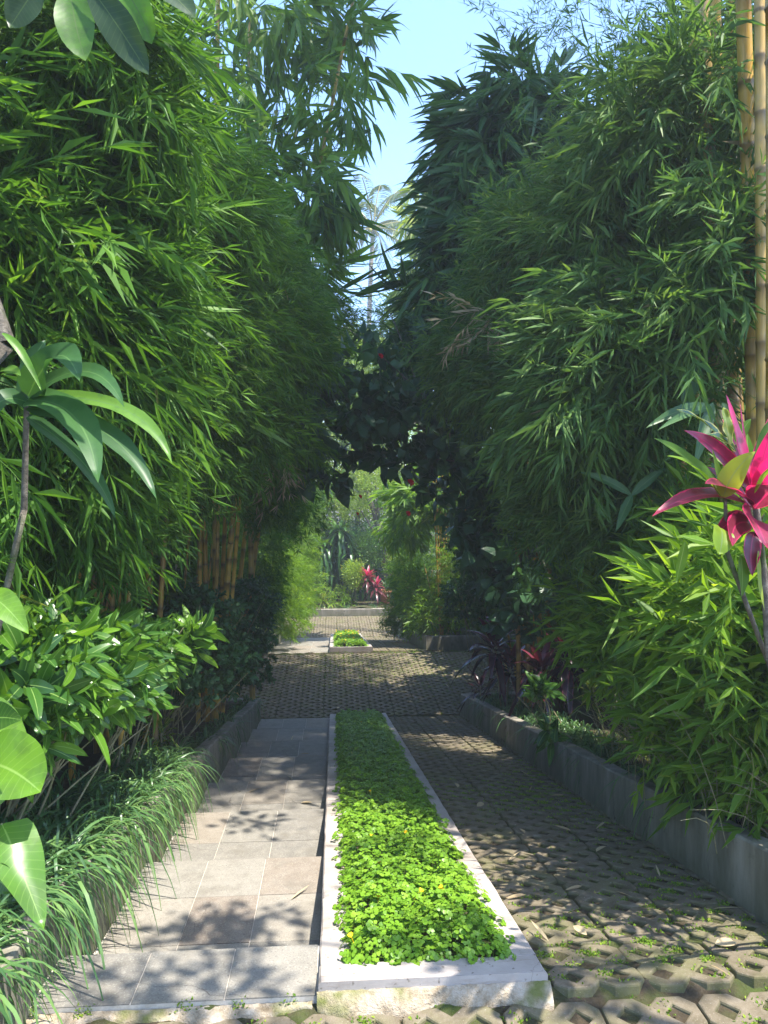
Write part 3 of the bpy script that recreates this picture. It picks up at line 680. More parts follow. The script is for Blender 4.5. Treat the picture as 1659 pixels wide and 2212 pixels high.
# ------------------------------------------------------------------ bamboo
def culm(p0, p1, bend, r0, r1, inter=.3, var=None, ns=10):
    p0, p1 = np.asarray(p0, float), np.asarray(p1, float); L = np.linalg.norm(p1 - p0); k = max(3, int(L / inter))
    ts, rs, us = [], [], []
    for i in range(k):
        t0 = i / k + (rng.uniform(-.18, .18) / k if 0 < i else 0); e = .012 / L
        for dt, rr, u in ((0, .98, 1.0), (e, 1.10, 1.0), (e * 2.0, .99, .55), (e * 5.0, .97, .0), (.75 / k, .965, 0.0)):
            ts.append(t0 + dt); rs.append(rr); us.append(u)
    ts.append(1.0); rs.append(1.0); us.append(0); ts = np.array(ts)
    mid = (p0 + p1) / 2 + np.asarray(bend, float); t = ts[:, None]
    P = (1 - t) ** 2 * p0 + 2 * t * (1 - t) * mid + t * t * p1
    R = (r0 + (r1 - r0) * ts) * np.array(rs)
    return tube(P, R, ns, rng.random() * .85 if var is None else var, us)
def bamboo(name, label, base, culms, pads, mat, group=None, fname='foliage'):
    t = thing(name, label, 'bamboo', base, group)
    for c in culms:
        c = list(c); p0, p1 = np.asarray(c[0], float), np.asarray(c[1], float); zb = float(gz(p0[1])) + .2
        if p0[2] > zb: k_ = (p0[2] - zb) / max(p1[2] - p0[2], .5); c[0] = A(*(p0 - (p1 - p0) * np.array([min(k_, .3), min(k_, .3), k_])))
        obj('culm', culm(*c), MT['culm'], t, t.location, smooth=True)
    B = Buf()
    for p in pads:
        if any(p['tms'] is q for q in (TF, TFL, TFS)): p['clump'] = 1.0; p['n'] = int(p['n'] * 1.15)
        pad(B, **p)
        if any(p['tms'] is q for q in (TF, TFL, TFS)): pad(B, TW, p['c'], p['r'] * 1.12, max(3, p['n'] // 45), p['pref'], (1, .5, .5), (.5, .95), 1.0, .6)
    if B.n: obj(fname, B, G[mat], t, t.location)
    return t
PK = .70
def PD(px, py, Y, r, n, tms=TF, pref=(0, 0, 0), w_=(1, .7, .75), **kw):
    return dict(tms=tms, c=W(px, py, Y), r=A(*r) * PK, n=n, pref=pref, w=w_, **kw)
def onbed(x, y): return A(x, y, float(gz(y)) + .27)

rp = (.8, -.35, -.25)                      # left-hand plants lean right and down
# near left clump, dense and shaded
bamboo('bamboo', 'dense fine-leaved bamboo filling the left edge, nearest the viewer', onbed(-2.6, 4.6),
  [(onbed(-2.6 + .22 * i, 4.5 + .3 * (i % 3)), onbed(-2.3 + .26 * i, 4.8) + A(0, 0, 5.2), (-.12, 0, 0), .026, .012) for i in range(4)],
  [PD(20, 60, 4.2, (.75, .8, .8), 520, TFL, rp), PD(120, 260, 4.6, (.75, .9, .8), 700, TF, rp), PD(20, 420, 4.2, (.7, .8, .8), 520, TFL, rp),
   PD(130, 560, 4.8, (.8, .9, .8), 750, TF, rp), PD(40, 800, 4.4, (.7, .8, .8), 560, TFL, rp), PD(190, 880, 5.2, (.8, .9, .7), 650, TF, rp),
   PD(60, 1080, 4.8, (.7, .8, .6), 430, TF, rp), PD(160, 1120, 5.6, (.7, .8, .45), 260, TF, rp), PD(-60, 700, 4.0, (.5, .9, 2.4), 500, TFL, rp)], 'fine')
bamboo('bamboo', 'tall feathery bamboo left of the steps, its sunlit crown arching over them', onbed(-2.3, 6.6),
  [(onbed(-2.2 + .2 * i, 6.3 + .35 * (i % 2)), onbed(-1.9 + .25 * i, 6.8) + A(0, 0, 5.4), (-.15, 0, 0), .03, .014) for i in range(4)],
  [PD(240, 330, 6.0, (.7, .9, .7), 700, TF, rp), PD(350, 430, 6.8, (.7, .9, .65), 700, TF, rp), PD(330, 470, 6.2, (.9, .9, .8), 850, TF, rp),
   PD(450, 560, 7.4, (.75, .9, .7), 750, TF, rp), PD(310, 680, 6.2, (.85, .9, .8), 850, TF, rp), PD(430, 700, 7.0, (.8, .9, .8), 850, TF, rp),
   PD(350, 880, 6.6, (.85, .9, .65), 700, TF, rp), PD(280, 1000, 6.8, (.8, .8, .4), 300, TF, rp), PD(470, 900, 7.4, (.7, .8, .6), 550, TF, rp)], 'fine')
bamboo('bamboo', 'feathery bamboo with orange culms behind the dark shrub, left of the drive', onbed(-2.0, 9.0), 
  [(W(315, 1335, 8.0), W(325, 1060, 8.0), (0, 0, 0), .042, .038, .3, .5), (W(203, 1320, 7.6), W(200, 1120, 7.6), (0, 0, 0), .03, .028), (W(222, 1330, 7.8), W(216, 1120, 7.8), (0, 0, 0), .024, .024), (W(257, 1330, 8.2), W(252, 1120, 8.2), (.02, 0, 0), .024, .022)] +
  [(W(x0, 1330 + (i % 3) * 8, 9.6 + .12 * (i % 4)), W(x1, 1010, 9.6 + .12 * (i % 4)), (0.0, 0, 0), r, r * .9, .3, v_) for i, (x0, x1, r, v_) in enumerate(((428, 434, .032, .5), (446, 440, .036, .2), (462, 474, .026, .7), (470, 492, .032, .35), (474, 512, .042, .6), (488, 524, .028, .45), (436, 424, .02, .1)))],
  [PD(520, 670, 8.4, (.75, .9, .8), 800, TF, rp), PD(560, 760, 8.8, (.75, .9, .8), 850, TF, rp), PD(450, 860, 8.6, (.9, .9, .7), 750, TF, rp), PD(560, 920, 9.2, (.75, .9, .7), 750, TF, rp),
   PD(400, 960, 8.6, (.9, .8, .3), 250, TF, rp), PD(600, 720, 9.8, (.6, .9, .7), 550, TFS, rp), PD(350, 960, 8.0, (.8, .8, .55), 420, TF, rp)], 'fine')
bamboo('bamboo', 'fine bamboo hanging over the left kerb where the drive narrows, with thin tips', onbed(-2.2, 12.0), 
  [(onbed(-2.5 + .18 * i, 11.8), onbed(-2.1 + .2 * i, 12.2) + A(0, 0, 4.5), (-.1, 0, 0), .026, .014) for i in range(3)],
  [PD(640, 800, 11.5, (.7, .9, .9), 800, TFS, rp), PD(600, 950, 11.5, (.8, .9, .8), 800, TFS, rp), PD(640, 1060, 12.0, (.75, .9, .6), 650, TFS, rp), PD(590, 1080, 11.5, (.6, .8, .5), 420, TFS, rp), PD(690, 700, 12.5, (.5, .8, .8), 500, TFS, rp)], 'fine')
# broad-leaved bamboo against the sky, left
hang = (.5, -.3, -.5)
bamboo('broad_leaf_bamboo', 'tall broad-leaved bamboo with golden culms against the sky, upper left of the path', onbed(-2.6, 12.5),
  [(W(470, 1350, 11.5), W(472, -80, 11.5), (-.08, 0, 0), .06, .035, .42, .7), (W(545, 1350, 12.0), W(540, -80, 12.0), (-.05, 0, 0), .05, .028, .42, .8), (W(545, 1300, 12.4), W(775, -60, 11.0), (-.25, 0, .0), .05, .022, .42, .7), (W(520, 1300, 12.8), W(690, -60, 12.4), (-.2, 0, 0), .045, .02, .42, .6)],
  [PD(400, 60, 11.5, (1.1, 1, .8), 31, TB, hang), PD(520, 30, 11.5, (1.1, 1, .8), 35, TB, hang), PD(650, 20, 11.5, (1.0, 1, .8), 35, TB, hang), PD(735, 20, 11.2, (.5, .8, .6), 19, TB, hang), PD(745, 150, 11.0, (.42, .7, .6), 17, TB, hang),
   PD(440, 240, 11.5, (1.0, 1, .8), 31, TB, hang), PD(580, 220, 11.8, (1, 1, .8), 31, TB, hang), PD(690, 230, 11.5, (.7, .9, .7), 28, TB, hang), PD(590, 400, 11.6, (.9, 1, .7), 38, TB, hang), PD(645, 380, 11.2, (.7, .8, .5), 35, TB, hang),
   PD(650, 430, 10.8, (.35, .7, .4), 17, TB, hang), PD(620, 530, 11.6, (.65, .8, .7), 38, TB, hang), PD(660, 590, 11.2, (.4, .7, .4), 17, TB, hang), PD(610, 650, 12, (.6, .8, .6), 90, TBS, hang)], 'broad')

# --- right-hand side
lp = (-.8, -.35, -.25)
bamboo('bamboo', 'huge fine-leaved bamboo mass leaning over the drive from the right', onbed(3.3, 6.8),
  [(onbed(3.0 + .25 * i, 6.4 + .3 * (i % 3)), onbed(2.7 + .3 * i, 6.8) + A(0, 0, 5.6), (.2, 0, 0), .035, .016) for i in range(5)],
  [PD(1390, 340, 6.6, (.85, .9, .6), 700, TF, lp), PD(1250, 470, 7.4, (.8, .9, .75), 850, TF, lp), PD(1370, 480, 6.4, (.85, .9, .8), 850, TF, lp), PD(1180, 570, 7.8, (.75, .9, .8), 850, TF, lp),
   PD(1300, 660, 6.8, (.85, .9, .8), 850, TF, lp), PD(1090, 700, 8.2, (.75, .9, .7), 750, TF, lp), PD(1200, 800, 7.6, (.8, .9, .6), 750, TF, lp), PD(1340, 830, 6.4, (.8, .9, .5), 600, TFL, lp), PD(1050, 800, 8.8, (.6, .8, .6), 550, TF, lp)], 'fine_blue')
bamboo('bamboo', 'coarse-leaved drooping bamboo with thick yellow culms at the right edge of the view', onbed(2.9, 5.0),
  [(W(1655, 2100, 4.2), W(1672, -150, 4.0), (.05, 0, 0), .052, .048, .36, .62), (W(1628, 1300, 4.9), W(1600, -150, 4.7), (0.06, 0, 0), .055, .048, .42, .55), (W(1560, 1400, 5.6), W(1508, -150, 5.4), (.05, 0, 0), .062, .055, .40, .8),
   (W(1470, 1400, 5.8), W(1470, 700, 5.8), (0, 0, 0), .05, .05, .4, .4), (W(1600, 1400, 5.6), W(1535, -150, 5.9), (.05, 0, 0), .05, .045, .42, .5), (W(1652, 1900, 4.5), W(1640, -120, 4.45), (.0, 0, 0), .04, .032, .34, .72), (W(1690, 1900, 4.3), W(1650, -100, 4.6), (.0, 0, 0), .05, .045, .42, .3), (W(1585, 1500, 6.0), W(1580, -150, 6.0), (.0, 0, 0), .05, .045, .42, .3)],
  [PD(1480, 300, 5.6, (.6, .8, .6), 450, TFL, lp), PD(1580, 200, 5.6, (.45, .6, .4), 170, TF, lp), PD(1530, 480, 5.3, (.5, .7, .6), 430, TFL, lp), PD(1450, 620, 5.4, (.6, .8, .6), 520, TFL, lp), PD(1480, 760, 5.0, (.5, .7, .5), 400, TFL, lp), PD(1400, 700, 5.4, (.6, .7, .5), 380, TFL, lp),
   PD(1350, 860, 5.4, (.6, .7, .35), 330, TFL, lp), PD(1250, 880, 6.0, (.5, .6, .35), 250, TFL, lp)], 'fine_blue')
bamboo('bamboo', 'wispy upright bamboo tips silhouetted against the sky at the upper right', onbed(3.8, 8.0),
  [(onbed(3.6 + .3 * i, 8.0), onbed(3.2 + .3 * i, 8.2) + A(0, 0, 7.2), (.2, 0, 0), .03, .01) for i in range(3)],
  [PD(1250, 130, 7.6, (.75, .7, .5), 42, TW, (-.1, 0, 1)), PD(1400, 60, 7.4, (.8, .7, .6), 60, TW, (-.1, 0, 1)), PD(1140, 130, 7.8, (.3, .6, .4), 14, TW, (-.1, 0, 1)), PD(1450, 170, 6.8, (.6, .7, .4), 260, TFS, lp), PD(1560, 60, 6.4, (.5, .6, .5), 130, TFS, lp), PD(1400, 250, 7.2, (.5, .7, .25), 160, TFS, lp)], 'fine_blue')
hl = (-.7, -.3, -.35)
bamboo('broad_leaf_bamboo', 'dark broad-leaved bamboo at the right of the sky gap, leaves hanging like fingers', onbed(3.0, 11.5),
  [(W(1160, 1300, 11.5), W(1130, 200, 11.4), (.1, 0, 0), .05, .03, .4, .2), (W(1130, 1320, 11.2), W(1090, 260, 11.2), (.1, 0, 0), .05, .03, .4, .3), (W(1180, 1320, 11.8), W(1200, 180, 11.6), (.1, 0, 0), .05, .03, .4, .15), (W(1145, 1330, 10.9), W(1150, 600, 10.9), (.1, 0, 0), .045, .04, .4, .2)],
  [PD(1110, 240, 11, (.6, .8, .5), 74, TB, hl), PD(1170, 260, 11, (.8, .8, .4), 68, TB, hl), PD(1060, 340, 11, (.65, .8, .6), 93, TB, hl), PD(1130, 330, 11.2, (.9, .9, .8), 142, TB, hl), PD(1040, 440, 11, (.45, .8, .5), 62, TB, hl),
   PD(1100, 490, 11.2, (.9, .9, .8), 142, TB, hl), PD(1030, 550, 11, (.45, .8, .5), 62, TB, hl), PD(1030, 620, 11.2, (.9, .9, .8), 142, TB, hl), PD(975, 690, 11.2, (.55, .8, .6), 80, TB, hl), PD(1100, 770, 11, (.9, .9, .7), 136, TB, hl), PD(1120, 600, 11.6, (1, .9, 1.5), 161, TB, hl), PD(925, 780, 11.5, (.35, .7, .4), 60, TBS, hl)], 'broad_dark')
bamboo('bamboo', 'shaded fine bamboo hanging low behind the dwarf bamboo hedge on the right', onbed(3.2, 7.2),
  [(W(x, 1350, 10 + .25 * i), W(x - 6, 850, 10 + .25 * i), (0, 0, 0), .035, .035, .32, .15) for i, x in enumerate((1120, 1140, 1165))],
  [PD(1240, 1000, 7.2, (.7, .8, .7), 420, TF, lp), PD(1330, 1080, 6.6, (.8, .8, .7), 450, TF, lp), PD(1230, 1160, 7.0, (.45, .7, .7), 380, TFS, lp), PD(1430, 1100, 6.0, (.7, .7, .7), 330, TF, lp), PD(1500, 1150, 5.5, (.6, .7, .5), 230, TF, lp)], 'fine_blue')
# dwarf bamboo hedge, right foreground
dp = (-.45, -.45, .5)
def hedge(label, bx, by, pads_, nst, stems=((0, 0),)):
    t = thing('dwarf_bamboo', label, 'dwarf bamboo', onbed(bx, by), 'dwarf bamboo along the right kerb')
    B = Buf()
    for p in pads_: pad(B, **p)
    obj('foliage', B, G['dwarf'], t, t.location)
    S = Buf()
    for _ in range(nst):
        b0 = onbed(bx + rng.normal(0, .25), by + rng.normal(0, .35)); e = b0 + A(rng.normal(-.25, .16), rng.normal(-.1, .2), rng.uniform(.3, .85))
        S.addt(tube(bez(b0, (b0 + e) / 2 + A(.08, 0, .15), e, 5), np.linspace(.0028, .0012, 5), 4, .5, cap=False))
    obj('stems', S, MT['stem'], t, t.location); return t
hedge('nearest dwarf bamboo, brightly lit, spilling over the right kerb at the picture edge', 2.75, 4.0,
  [PD(1650, 1270, 3.5, (.3, .35, .3), 60, TD, dp), PD(1560, 1330, 3.8, (.3, .35, .25), 60, TD, dp), PD(1695, 1360, 4.0, (0.38, 0.45, 0.31), 194, TD, dp), PD(1715, 1510, 3.9, (0.34, 0.41, 0.27), 164, TD, dp), PD(1645, 1640, 4.1, (0.29, 0.36, 0.20), 99, TD, dp), PD(1715, 1700, 3.9, (0.23, 0.27, 0.15), 47, TD, dp), PD(1635, 1440, 4.2, (0.34, 0.45, 0.27), 164, TD, dp)], 420)
hedge('second dwarf bamboo from the viewer, leafy and half lit, above the right kerb', 2.8, 4.9,
  [PD(1555, 1380, 4.7, (0.41, 0.45, 0.31), 194, TD, dp), PD(1525, 1490, 4.7, (0.36, 0.45, 0.27), 164, TD, dp), PD(1475, 1600, 4.8, (0.27, 0.36, 0.17), 70, TD, dp), PD(1565, 1285, 4.9, (0.45, 0.45, 0.36), 176, TD, dp), PD(1575, 1600, 4.4, (0.27, 0.36, 0.20), 82, TD, dp)], 300)
hedge('third dwarf bamboo from the viewer, shaded, right of the croton', 2.9, 5.9,
  [PD(1405, 1365, 5.6, (0.45, 0.54, 0.36), 194, TD, dp), PD(1415, 1400, 5.6, (0.41, 0.45, 0.27), 153, TD, dp), PD(1335, 1315, 6.3, (0.41, 0.45, 0.32), 129, TD, dp), PD(1465, 1225, 5.8, (0.50, 0.54, 0.36), 153, TD, dp), PD(1345, 1370, 6.3, (0.32, 0.45, 0.23), 82, TD, dp)], 200)
hedge('tallest dwarf bamboo, in shade behind the pink cordyline', 3.1, 4.9,
  [PD(1545, 1185, 5.2, (0.50, 0.45, 0.36), 153, TD, dp), PD(1645, 1235, 4.9, (0.36, 0.36, 0.41), 141, TD, dp), PD(1625, 1105, 5.2, (0.36, 0.36, 0.36), 99, TD, dp)], 120)

def drytwigs(label, base, pads_):
    t = thing('dry_bamboo_twigs', label, 'dry twigs', base); B = Buf()
    for c, r, n, pr in pads_: pad(B, TF, c, A(*r), n, pr, w=(.4, 1, .4), sc_=(.8, 1.3))
    obj('twigs', B, G['dry'], t, t.location); return t
drytwigs('tan dried bamboo sprays caught on the right-hand bamboo mass', W(1050, 690, 7.0), [(W(1060, 690, 7.3), (.18, .2, .12), 9, (-.7, -.2, -.5))])
drytwigs('thin dry sprays hanging from the left bamboo above the path', W(590, 1010, 8.5), [(W(600, 990, 8.6), (.12, .15, .12), 7, (.3, -.2, -1))])

# --- background filler plants on either bed
def filler(label, x, y, r, n, h, mat='fine', name='hedge_bamboo', tms=TCL, grp=None):
    t = thing(name, label, 'bamboo', onbed(x, y), grp)
    B = Buf(); c = onbed(x, y) + A(0, 0, h * .52); pad(B, tms, c, A(r, r * 1.4, h * .56), n, (0, 0, -.2), jit=.6)
    obj('foliage', B, G[mat], t, t.location)
    for k in range(3): obj('culm', culm(onbed(x + rng.normal(0, .2), y + rng.normal(0, .3)), onbed(x + rng.normal(0, .5), y + rng.normal(0, .4)) + A(0, 0, h * .9), (0, 0, 0), .035, .015, .4, .3), MT['culm'], t, t.location, smooth=True)
for i, (y, h) in enumerate(((2.6, 5.2), (5.2, 5.8), (8.0, 6.2), (11, 6.0), (14, 5.2), (17.5, 5.0), (21, 5.0))):
    filler(['dark bamboo thicket behind the corn plant, nearest on the left', 'dark bamboo thicket behind the left culms, second from the viewer', 'dark bamboo thicket behind the orange culms on the left', 'dark bamboo thicket under the broad-leaved bamboo on the left', 'dark thicket at the left of the crossing', 'dark thicket behind the variegated plant, far left', 'dark thicket behind the feathery lit hedge, far left'][i], -4.1 + .12 * i * (i > 3), y, 1.15, 1100, h, 'fine')
for i, (y, h) in enumerate(((8.8, 5.6), (7.0, 5.2), (9.4, 6.0), (11.8, 6.6), (15.2, 5.0), (19.0, 5.2), (23, 5.2))):
    filler(['dark bamboo thicket at the right edge behind the thick culms', 'dark bamboo thicket behind the pink cordyline on the right', 'dark bamboo thicket behind the fine-leaved mass on the right', 'dark bamboo thicket behind the dark broad-leaved bamboo', 'dark thicket at the right of the crossing', 'dark thicket behind the far golden culms', 'dark thicket behind the far right kerb'][i], [7.4, 6.4, 5.2, 5.0, 5.0, 5.0, 5.0][i], y, 1.2, 1100, h, 'fine_blue')

# out-of-view crown of a tall bamboo, placed to shade crossing and right lane
CZ = 1.9
def shade_canopy(label, base, top, pads_):
    t = thing('shade_bamboo', label, 'bamboo', base)
    for k in range(4): obj('culm', culm(base + A(rng.normal(0, .3), rng.normal(0, .3), 0), top + A(rng.normal(0, .6), rng.normal(0, .5), 0), (.5, 0, 0), .055, .02, .45), MT['culm'], t, t.location, smooth=True)
    B = Buf()
    for c, r, n in pads_: cz_ = CZ if c[2] > 6.5 else 0; pad(B, TF, c + A(SUN[0] / SUN[2] * cz_, SUN[1] / SUN[2] * cz_, cz_), A(*r), n, (-.6, 0, -.2) if cz_ else (-.2, 0, 0), sc_=(1.2, 1.9) if cz_ else (.7, 1.1))
    obj('foliage', B, G['fine_blue'], t, t.location); return t
shade_canopy('very tall bamboo behind the right kerb, unseen crown placed to shade the drive', onbed(4.2, 8.6), A(3.4, 7.2, 10.4),
  [(A(1.0, 6.3, 7.3), (1.2, 1.2, .7), 480), (A(2.6, 6.6, 7.3), (1.3, 1.2, .8), 480), (A(.2, 8.2, 8.3), (1.2, 1.2, .7), 420), (A(1.8, 8.5, 8.6), (1.4, 1.3, .8), 520), (A(3.4, 8.6, 8.4), (1.3, 1.3, .8), 480), (A(1.4, 10.6, 10.2), (1.5, 1.4, .8), 480), (A(3.2, 10.8, 10.2), (1.6, 1.4, .8), 480), (A(2.4, 12.6, 11.6), (1.8, 1.4, .8), 480), (A(4.2, 13, 11.4), (1.6, 1.4, .8), 420), (A(.8, 12.2, 11.8), (1.3, 1.2, .7), 380), (A(3.85, 3.5, 5.5), (.12, .5, .2), 50), (A(3.72, 4.6, 5.3), (.35, .6, .25), 120), (A(3.74, 5.6, 5.1), (.6, .6, .3), 200), (A(3.7, 6.5, 4.9), (.6, .6, .3), 200), (A(2.2, 9.6, 9.4), (1.5, 1.2, .8), 460), (A(3.4, 11.8, 11), (1.5, 1.2, .8), 460), (A(4.9, 10.2, 9.6), (1.4, 1.2, .8), 420)])
t = thing('bamboo', 'sparse bamboo tips crossing the sky gap low over the hibiscus', 'bamboo', onbed(3.2, 13.2))
for k in range(3): obj('culm', culm(onbed(3.2 + .15 * k, 13.2), W(800 + 25 * k, 690, 13.0), (.5, 0, .9), .02, .006, .35), MT['culm'], t, t.location, smooth=True)
B = Buf()
for q in ((790, 690, .5, 26), (760, 740, .45, 26), (830, 720, .5, 34), (860, 680, .4, 26)): pad(B, TW, W(q[0], q[1], 13), A(q[2], .6, q[2] * .6), q[3], (-.5, 0, .3)); pad(B, TF, W(q[0] + 30, q[1] + 40, 13), A(q[2], .6, q[2] * .6), q[3], (-.5, 0, .1))
obj('foliage', B, G['fine_blue'], t, t.location)
t = thing('shade_bamboo', 'tall bamboo with unseen branch tips placed to dapple the nearest steps', 'bamboo', onbed(3.4, 1.6))
obj('culm', culm(onbed(3.4, 1.6), A(1.6, 2.1, 6.6), (.5, 0, 2.2), .05, .012, .42), MT['culm'], t, t.location, smooth=True)
B = Buf()
for gx, gy, r_, n_, tt in ((-.62, 3.85, .10, 16, 5.6), (-.30, 3.95, .05, 3, 5.6), (-.8, 3.02, .10, 6, 5.6), (-.45, 3.0, .08, 6, 5.6), (-.62, 5.75, .10, 4, 6.0), (.45, 3.2, .15, 8, 6.2), (1.25, 3.0, .14, 7, 6.2), (.35, 4.6, .2, 8, 6.4), (1.75, 4.0, .2, 14, 6.3), (1.3, 5.4, .2, 11, 6.4)):
    pad(B, TC, A(gx, gy, float(gz(gy))) + SUN / SUN[2] * tt, A(r_, r_, r_ * .6), n_, (0, 0, -.3), sc_=(.7, 1.0))  # out-of-view leaf clusters, placed sunward of chosen ground spots to cast dapples
obj('foliage', B, G['broad'], t, t.location)

# ------------------------------------------------------------------ hibiscus over the path
def stemtube(B, p0, p1, bend, r0, r1, k=6): B.addt(tube(bez(p0, (p0 + p1) / 2 + A(*bend), p1, k), np.linspace(r0, r1, k), 6, .4))
t = thing('hibiscus_bush', 'dark large-leaved hibiscus reaching across the path from the right, with red flowers', 'bush', onbed(2.5, 10.4))
B = Buf(); nl = (-.5, -.4, -.35)
for px, py, Y, r, n in ((1110, 1060, 10.2, (.6, .6, .6), 180), (1080, 1180, 10.2, (.6, .6, .6), 200), (1120, 1290, 9.9, (.5, .5, .5), 150), (1040, 1010, 10.3, (.55, .6, .4), 150), (960, 960, 10.3, (.5, .5, .35), 120), (880, 920, 10.3, (.45, .5, .35), 90), (800, 900, 10.2, (.4, .5, .28), 60),
                        (700, 900, 9.6, (.38, .5, .25), 26), (670, 930, 9.8, (.25, .4, .2), 12), (740, 870, 9.6, (.3, .4, .2), 14), (690, 1030, 9.8, (.25, .4, .2), 10), (830, 840, 10.2, (.4, .5, .25), 42), (910, 850, 10.4, (.45, .5, .3), 60), (760, 985, 10.4, (.4, .5, .25), 45), (860, 1000, 10.3, (.4, .5, .25), 55), (940, 1050, 10.3, (.4, .5, .25), 55), (730, 1040, 10.4, (.2, .4, .2), 16), (790, 740, 10.3, (.35, .4, .2), 14), (860, 780, 10.3, (.3, .4, .2), 18), (1020, 1130, 10.4, (.4, .5, .5), 80), (740, 800, 10.2, (.35, .4, .25), 60), (700, 840, 10.0, (.3, .4, .25), 60), (790, 850, 10.1, (.35, .4, .25), 75), (780, 930, 10.0, (.35, .4, .25), 75), (840, 900, 10.0, (.35, .4, .25), 60), (900, 730, 10.4, (.3, .4, .25), 40), (660, 1000, 9.8, (.25, .4, .25), 36), (1000, 900, 10.3, (.5, .5, .35), 100)):
    pad(B, TH, W(px, py, Y), A(*r), int(n * (.20 if px < 960 else .40)) + 2, nl, w=(.6, .8, .5), sc_=(.8, 1.3))
obj('foliage', B, G['hibiscus'], t, t.location, smooth=True)
for p0, p1, bd in (((1150, 1330, 10.0), (1000, 960, 10.2), (0, 0, .2)), ((1000, 960, 10.2), (680, 900, 10.2), (0, 0, .15)), ((1020, 1000, 10.2), (690, 990, 10.4), (0, 0, .1)), ((960, 900, 10.2), (740, 700, 10.3), (.1, 0, .0)), ((900, 830, 10.2), (835, 660, 10.3), (.05, 0, .0)), ((1080, 1080, 10.1), (900, 1050, 10.3), (0, 0, .1)), ((1180, 1180, 9.6), (1060, 1080, 10.0), (0, 0, .1)), ((1200, 1290, 9.4), (1150, 1160, 9.8), (0, 0, .1))):
    S = Buf(); stemtube(S, W(*p0), W(*p1), bd, .014, .004); obj('branch', S, MT['bark'], t, t.location)
def rose(s=.045):
    n = 12; th = np.arange(n) * 2.4; D = np.stack([np.cos(th), np.sin(th), .15 + .09 * np.arange(n)], 1)
    return leaves(np.zeros((n, 3)), D, np.tile(A(0, 0, 1.), (n, 1)), np.full(n, s), s * .9, .1, 3, 'oval', .25, wave=.06)
RT = rose()
for px, py, Y, s in ((822, 770, 9.9, 1.0), (886, 1043, 9.8, 1.3), (881, 1110, 9.9, 1.0), (778, 1073, 10.0, .7), (772, 1110, 12, .7)):
    f = obj('flower', (RT[0] * s, RT[1], RT[2]), G['redpetal'], t, smooth=True); f.location = Vector(tuple(W(px, py, Y))) - t.location; f.rotation_euler = (1.1, .2, .5)

# ------------------------------------------------------------------ shrubs, grasses and cordylines
def shrub(name, label, base, pads_, mat, tms, cat='shrub', nst=14, group=None, spread=.3, h=.7):
    t = thing(name, label, cat, base, group); B = Buf()
    for c, r, n, pr in pads_: pad(B, tms, c, A(*r), n, pr, w=(1, .6, .35))
    obj('foliage', B, G[mat], t, t.location, smooth=True)
    S = Buf()
    for _ in range(nst):
        b0 = np.asarray(base) + A(rng.normal(0, spread * .4), rng.normal(0, spread * .4), -.05); c, r, n, pr = pads_[rng.integers(0, len(pads_))]
        e = c + rng.normal(0, .5, 3) * A(*r); stemtube(S, b0, e, (rng.normal(0, .05), 0, .05), .008, .003)
    obj('stems', S, MT['stem'], t, t.location); return t
sp = (.6, -.6, .5)
shrub('gardenia_shrub', 'glossy green shrub with long pointed leaves, sunlit, above the grass at the left edge', onbed(-1.9, 4.0),
  [(W(60, 1450, 3.5), (.32, .4, .3), 58, sp), (W(170, 1440, 4.0), (.35, .4, .28), 68, sp), (W(225, 1440, 4.4), (.32, .4, .28), 58, sp), (W(110, 1360, 3.9), (.3, .4, .2), 34, sp), (W(230, 1380, 4.6), (.3, .4, .16), 31, sp), (W(150, 1500, 3.8), (.25, .3, .13), 31, sp), (W(40, 1570, 3.4), (.2, .3, .2), 27, sp), (W(280, 1480, 4.6), (.22, .35, .18), 24, sp)], 'shrub', TS, nst=30)
shrub('broadleaf_shrub', 'small bright-leaved sprig beside the first left culm', onbed(-1.75, 5.6),
  [(W(385, 1375, 5.6), (.2, .3, .13), 28, sp), (W(350, 1400, 5.4), (.2, .3, .15), 30, sp)], 'shrub', TS, nst=10)
shrub('dark_shrub', 'rounded dark green shrub in front of the clustered orange culms', onbed(-1.75, 7.4),
  [(W(420, 1345, 7.4), (.45, .5, .38), 300, sp), (W(400, 1440, 7.0), (.42, .5, .3), 240, sp), (W(470, 1420, 8.0), (.4, .5, .35), 240, sp), (W(360, 1400, 6.6), (.3, .4, .3), 130, sp)], 'darkshrub', TDS, nst=22)
shrub('dark_shrub', 'dark shrub with reddish leaves at the left end of the near kerb', onbed(-1.9, 11.0),
  [(W(530, 1330, 11.4), (.55, .6, .65), 420, sp), (W(520, 1420, 11.2), (.5, .5, .45), 300, sp)], 'darkshrub', TDS, nst=22)
shrub('broadleaf_shrub', 'low bright green seedling leaves between the dark grass on the right', onbed(2.4, 8.1),
  [(W(1165, 1490, 8.2), (.2, .22, .13), 14, (-.5, -.5, .6))], 'shrub', TS, nst=6)
shrub('broadleaf_shrub', 'small rounded seedling hanging over the right kerb', onbed(2.32, 6.9),
  [(W(1190, 1590, 7.0), (.12, .15, .09), 7, (-.7, -.5, .3))], 'shrub', TS, nst=4)
# dark bush right of the hibiscus
shrub('dark_shrub', 'tall dark shrub under the hibiscus on the right', onbed(3.0, 14.0),
  [(W(1040, 1180, 13.5), (.7, .8, .9), 420, lp), (W(1010, 1290, 14.0), (.5, .6, .5), 260, lp), (W(1090, 1260, 12.8), (.7, .7, .9), 380, lp)], 'darkshrub', TDS, nst=22)

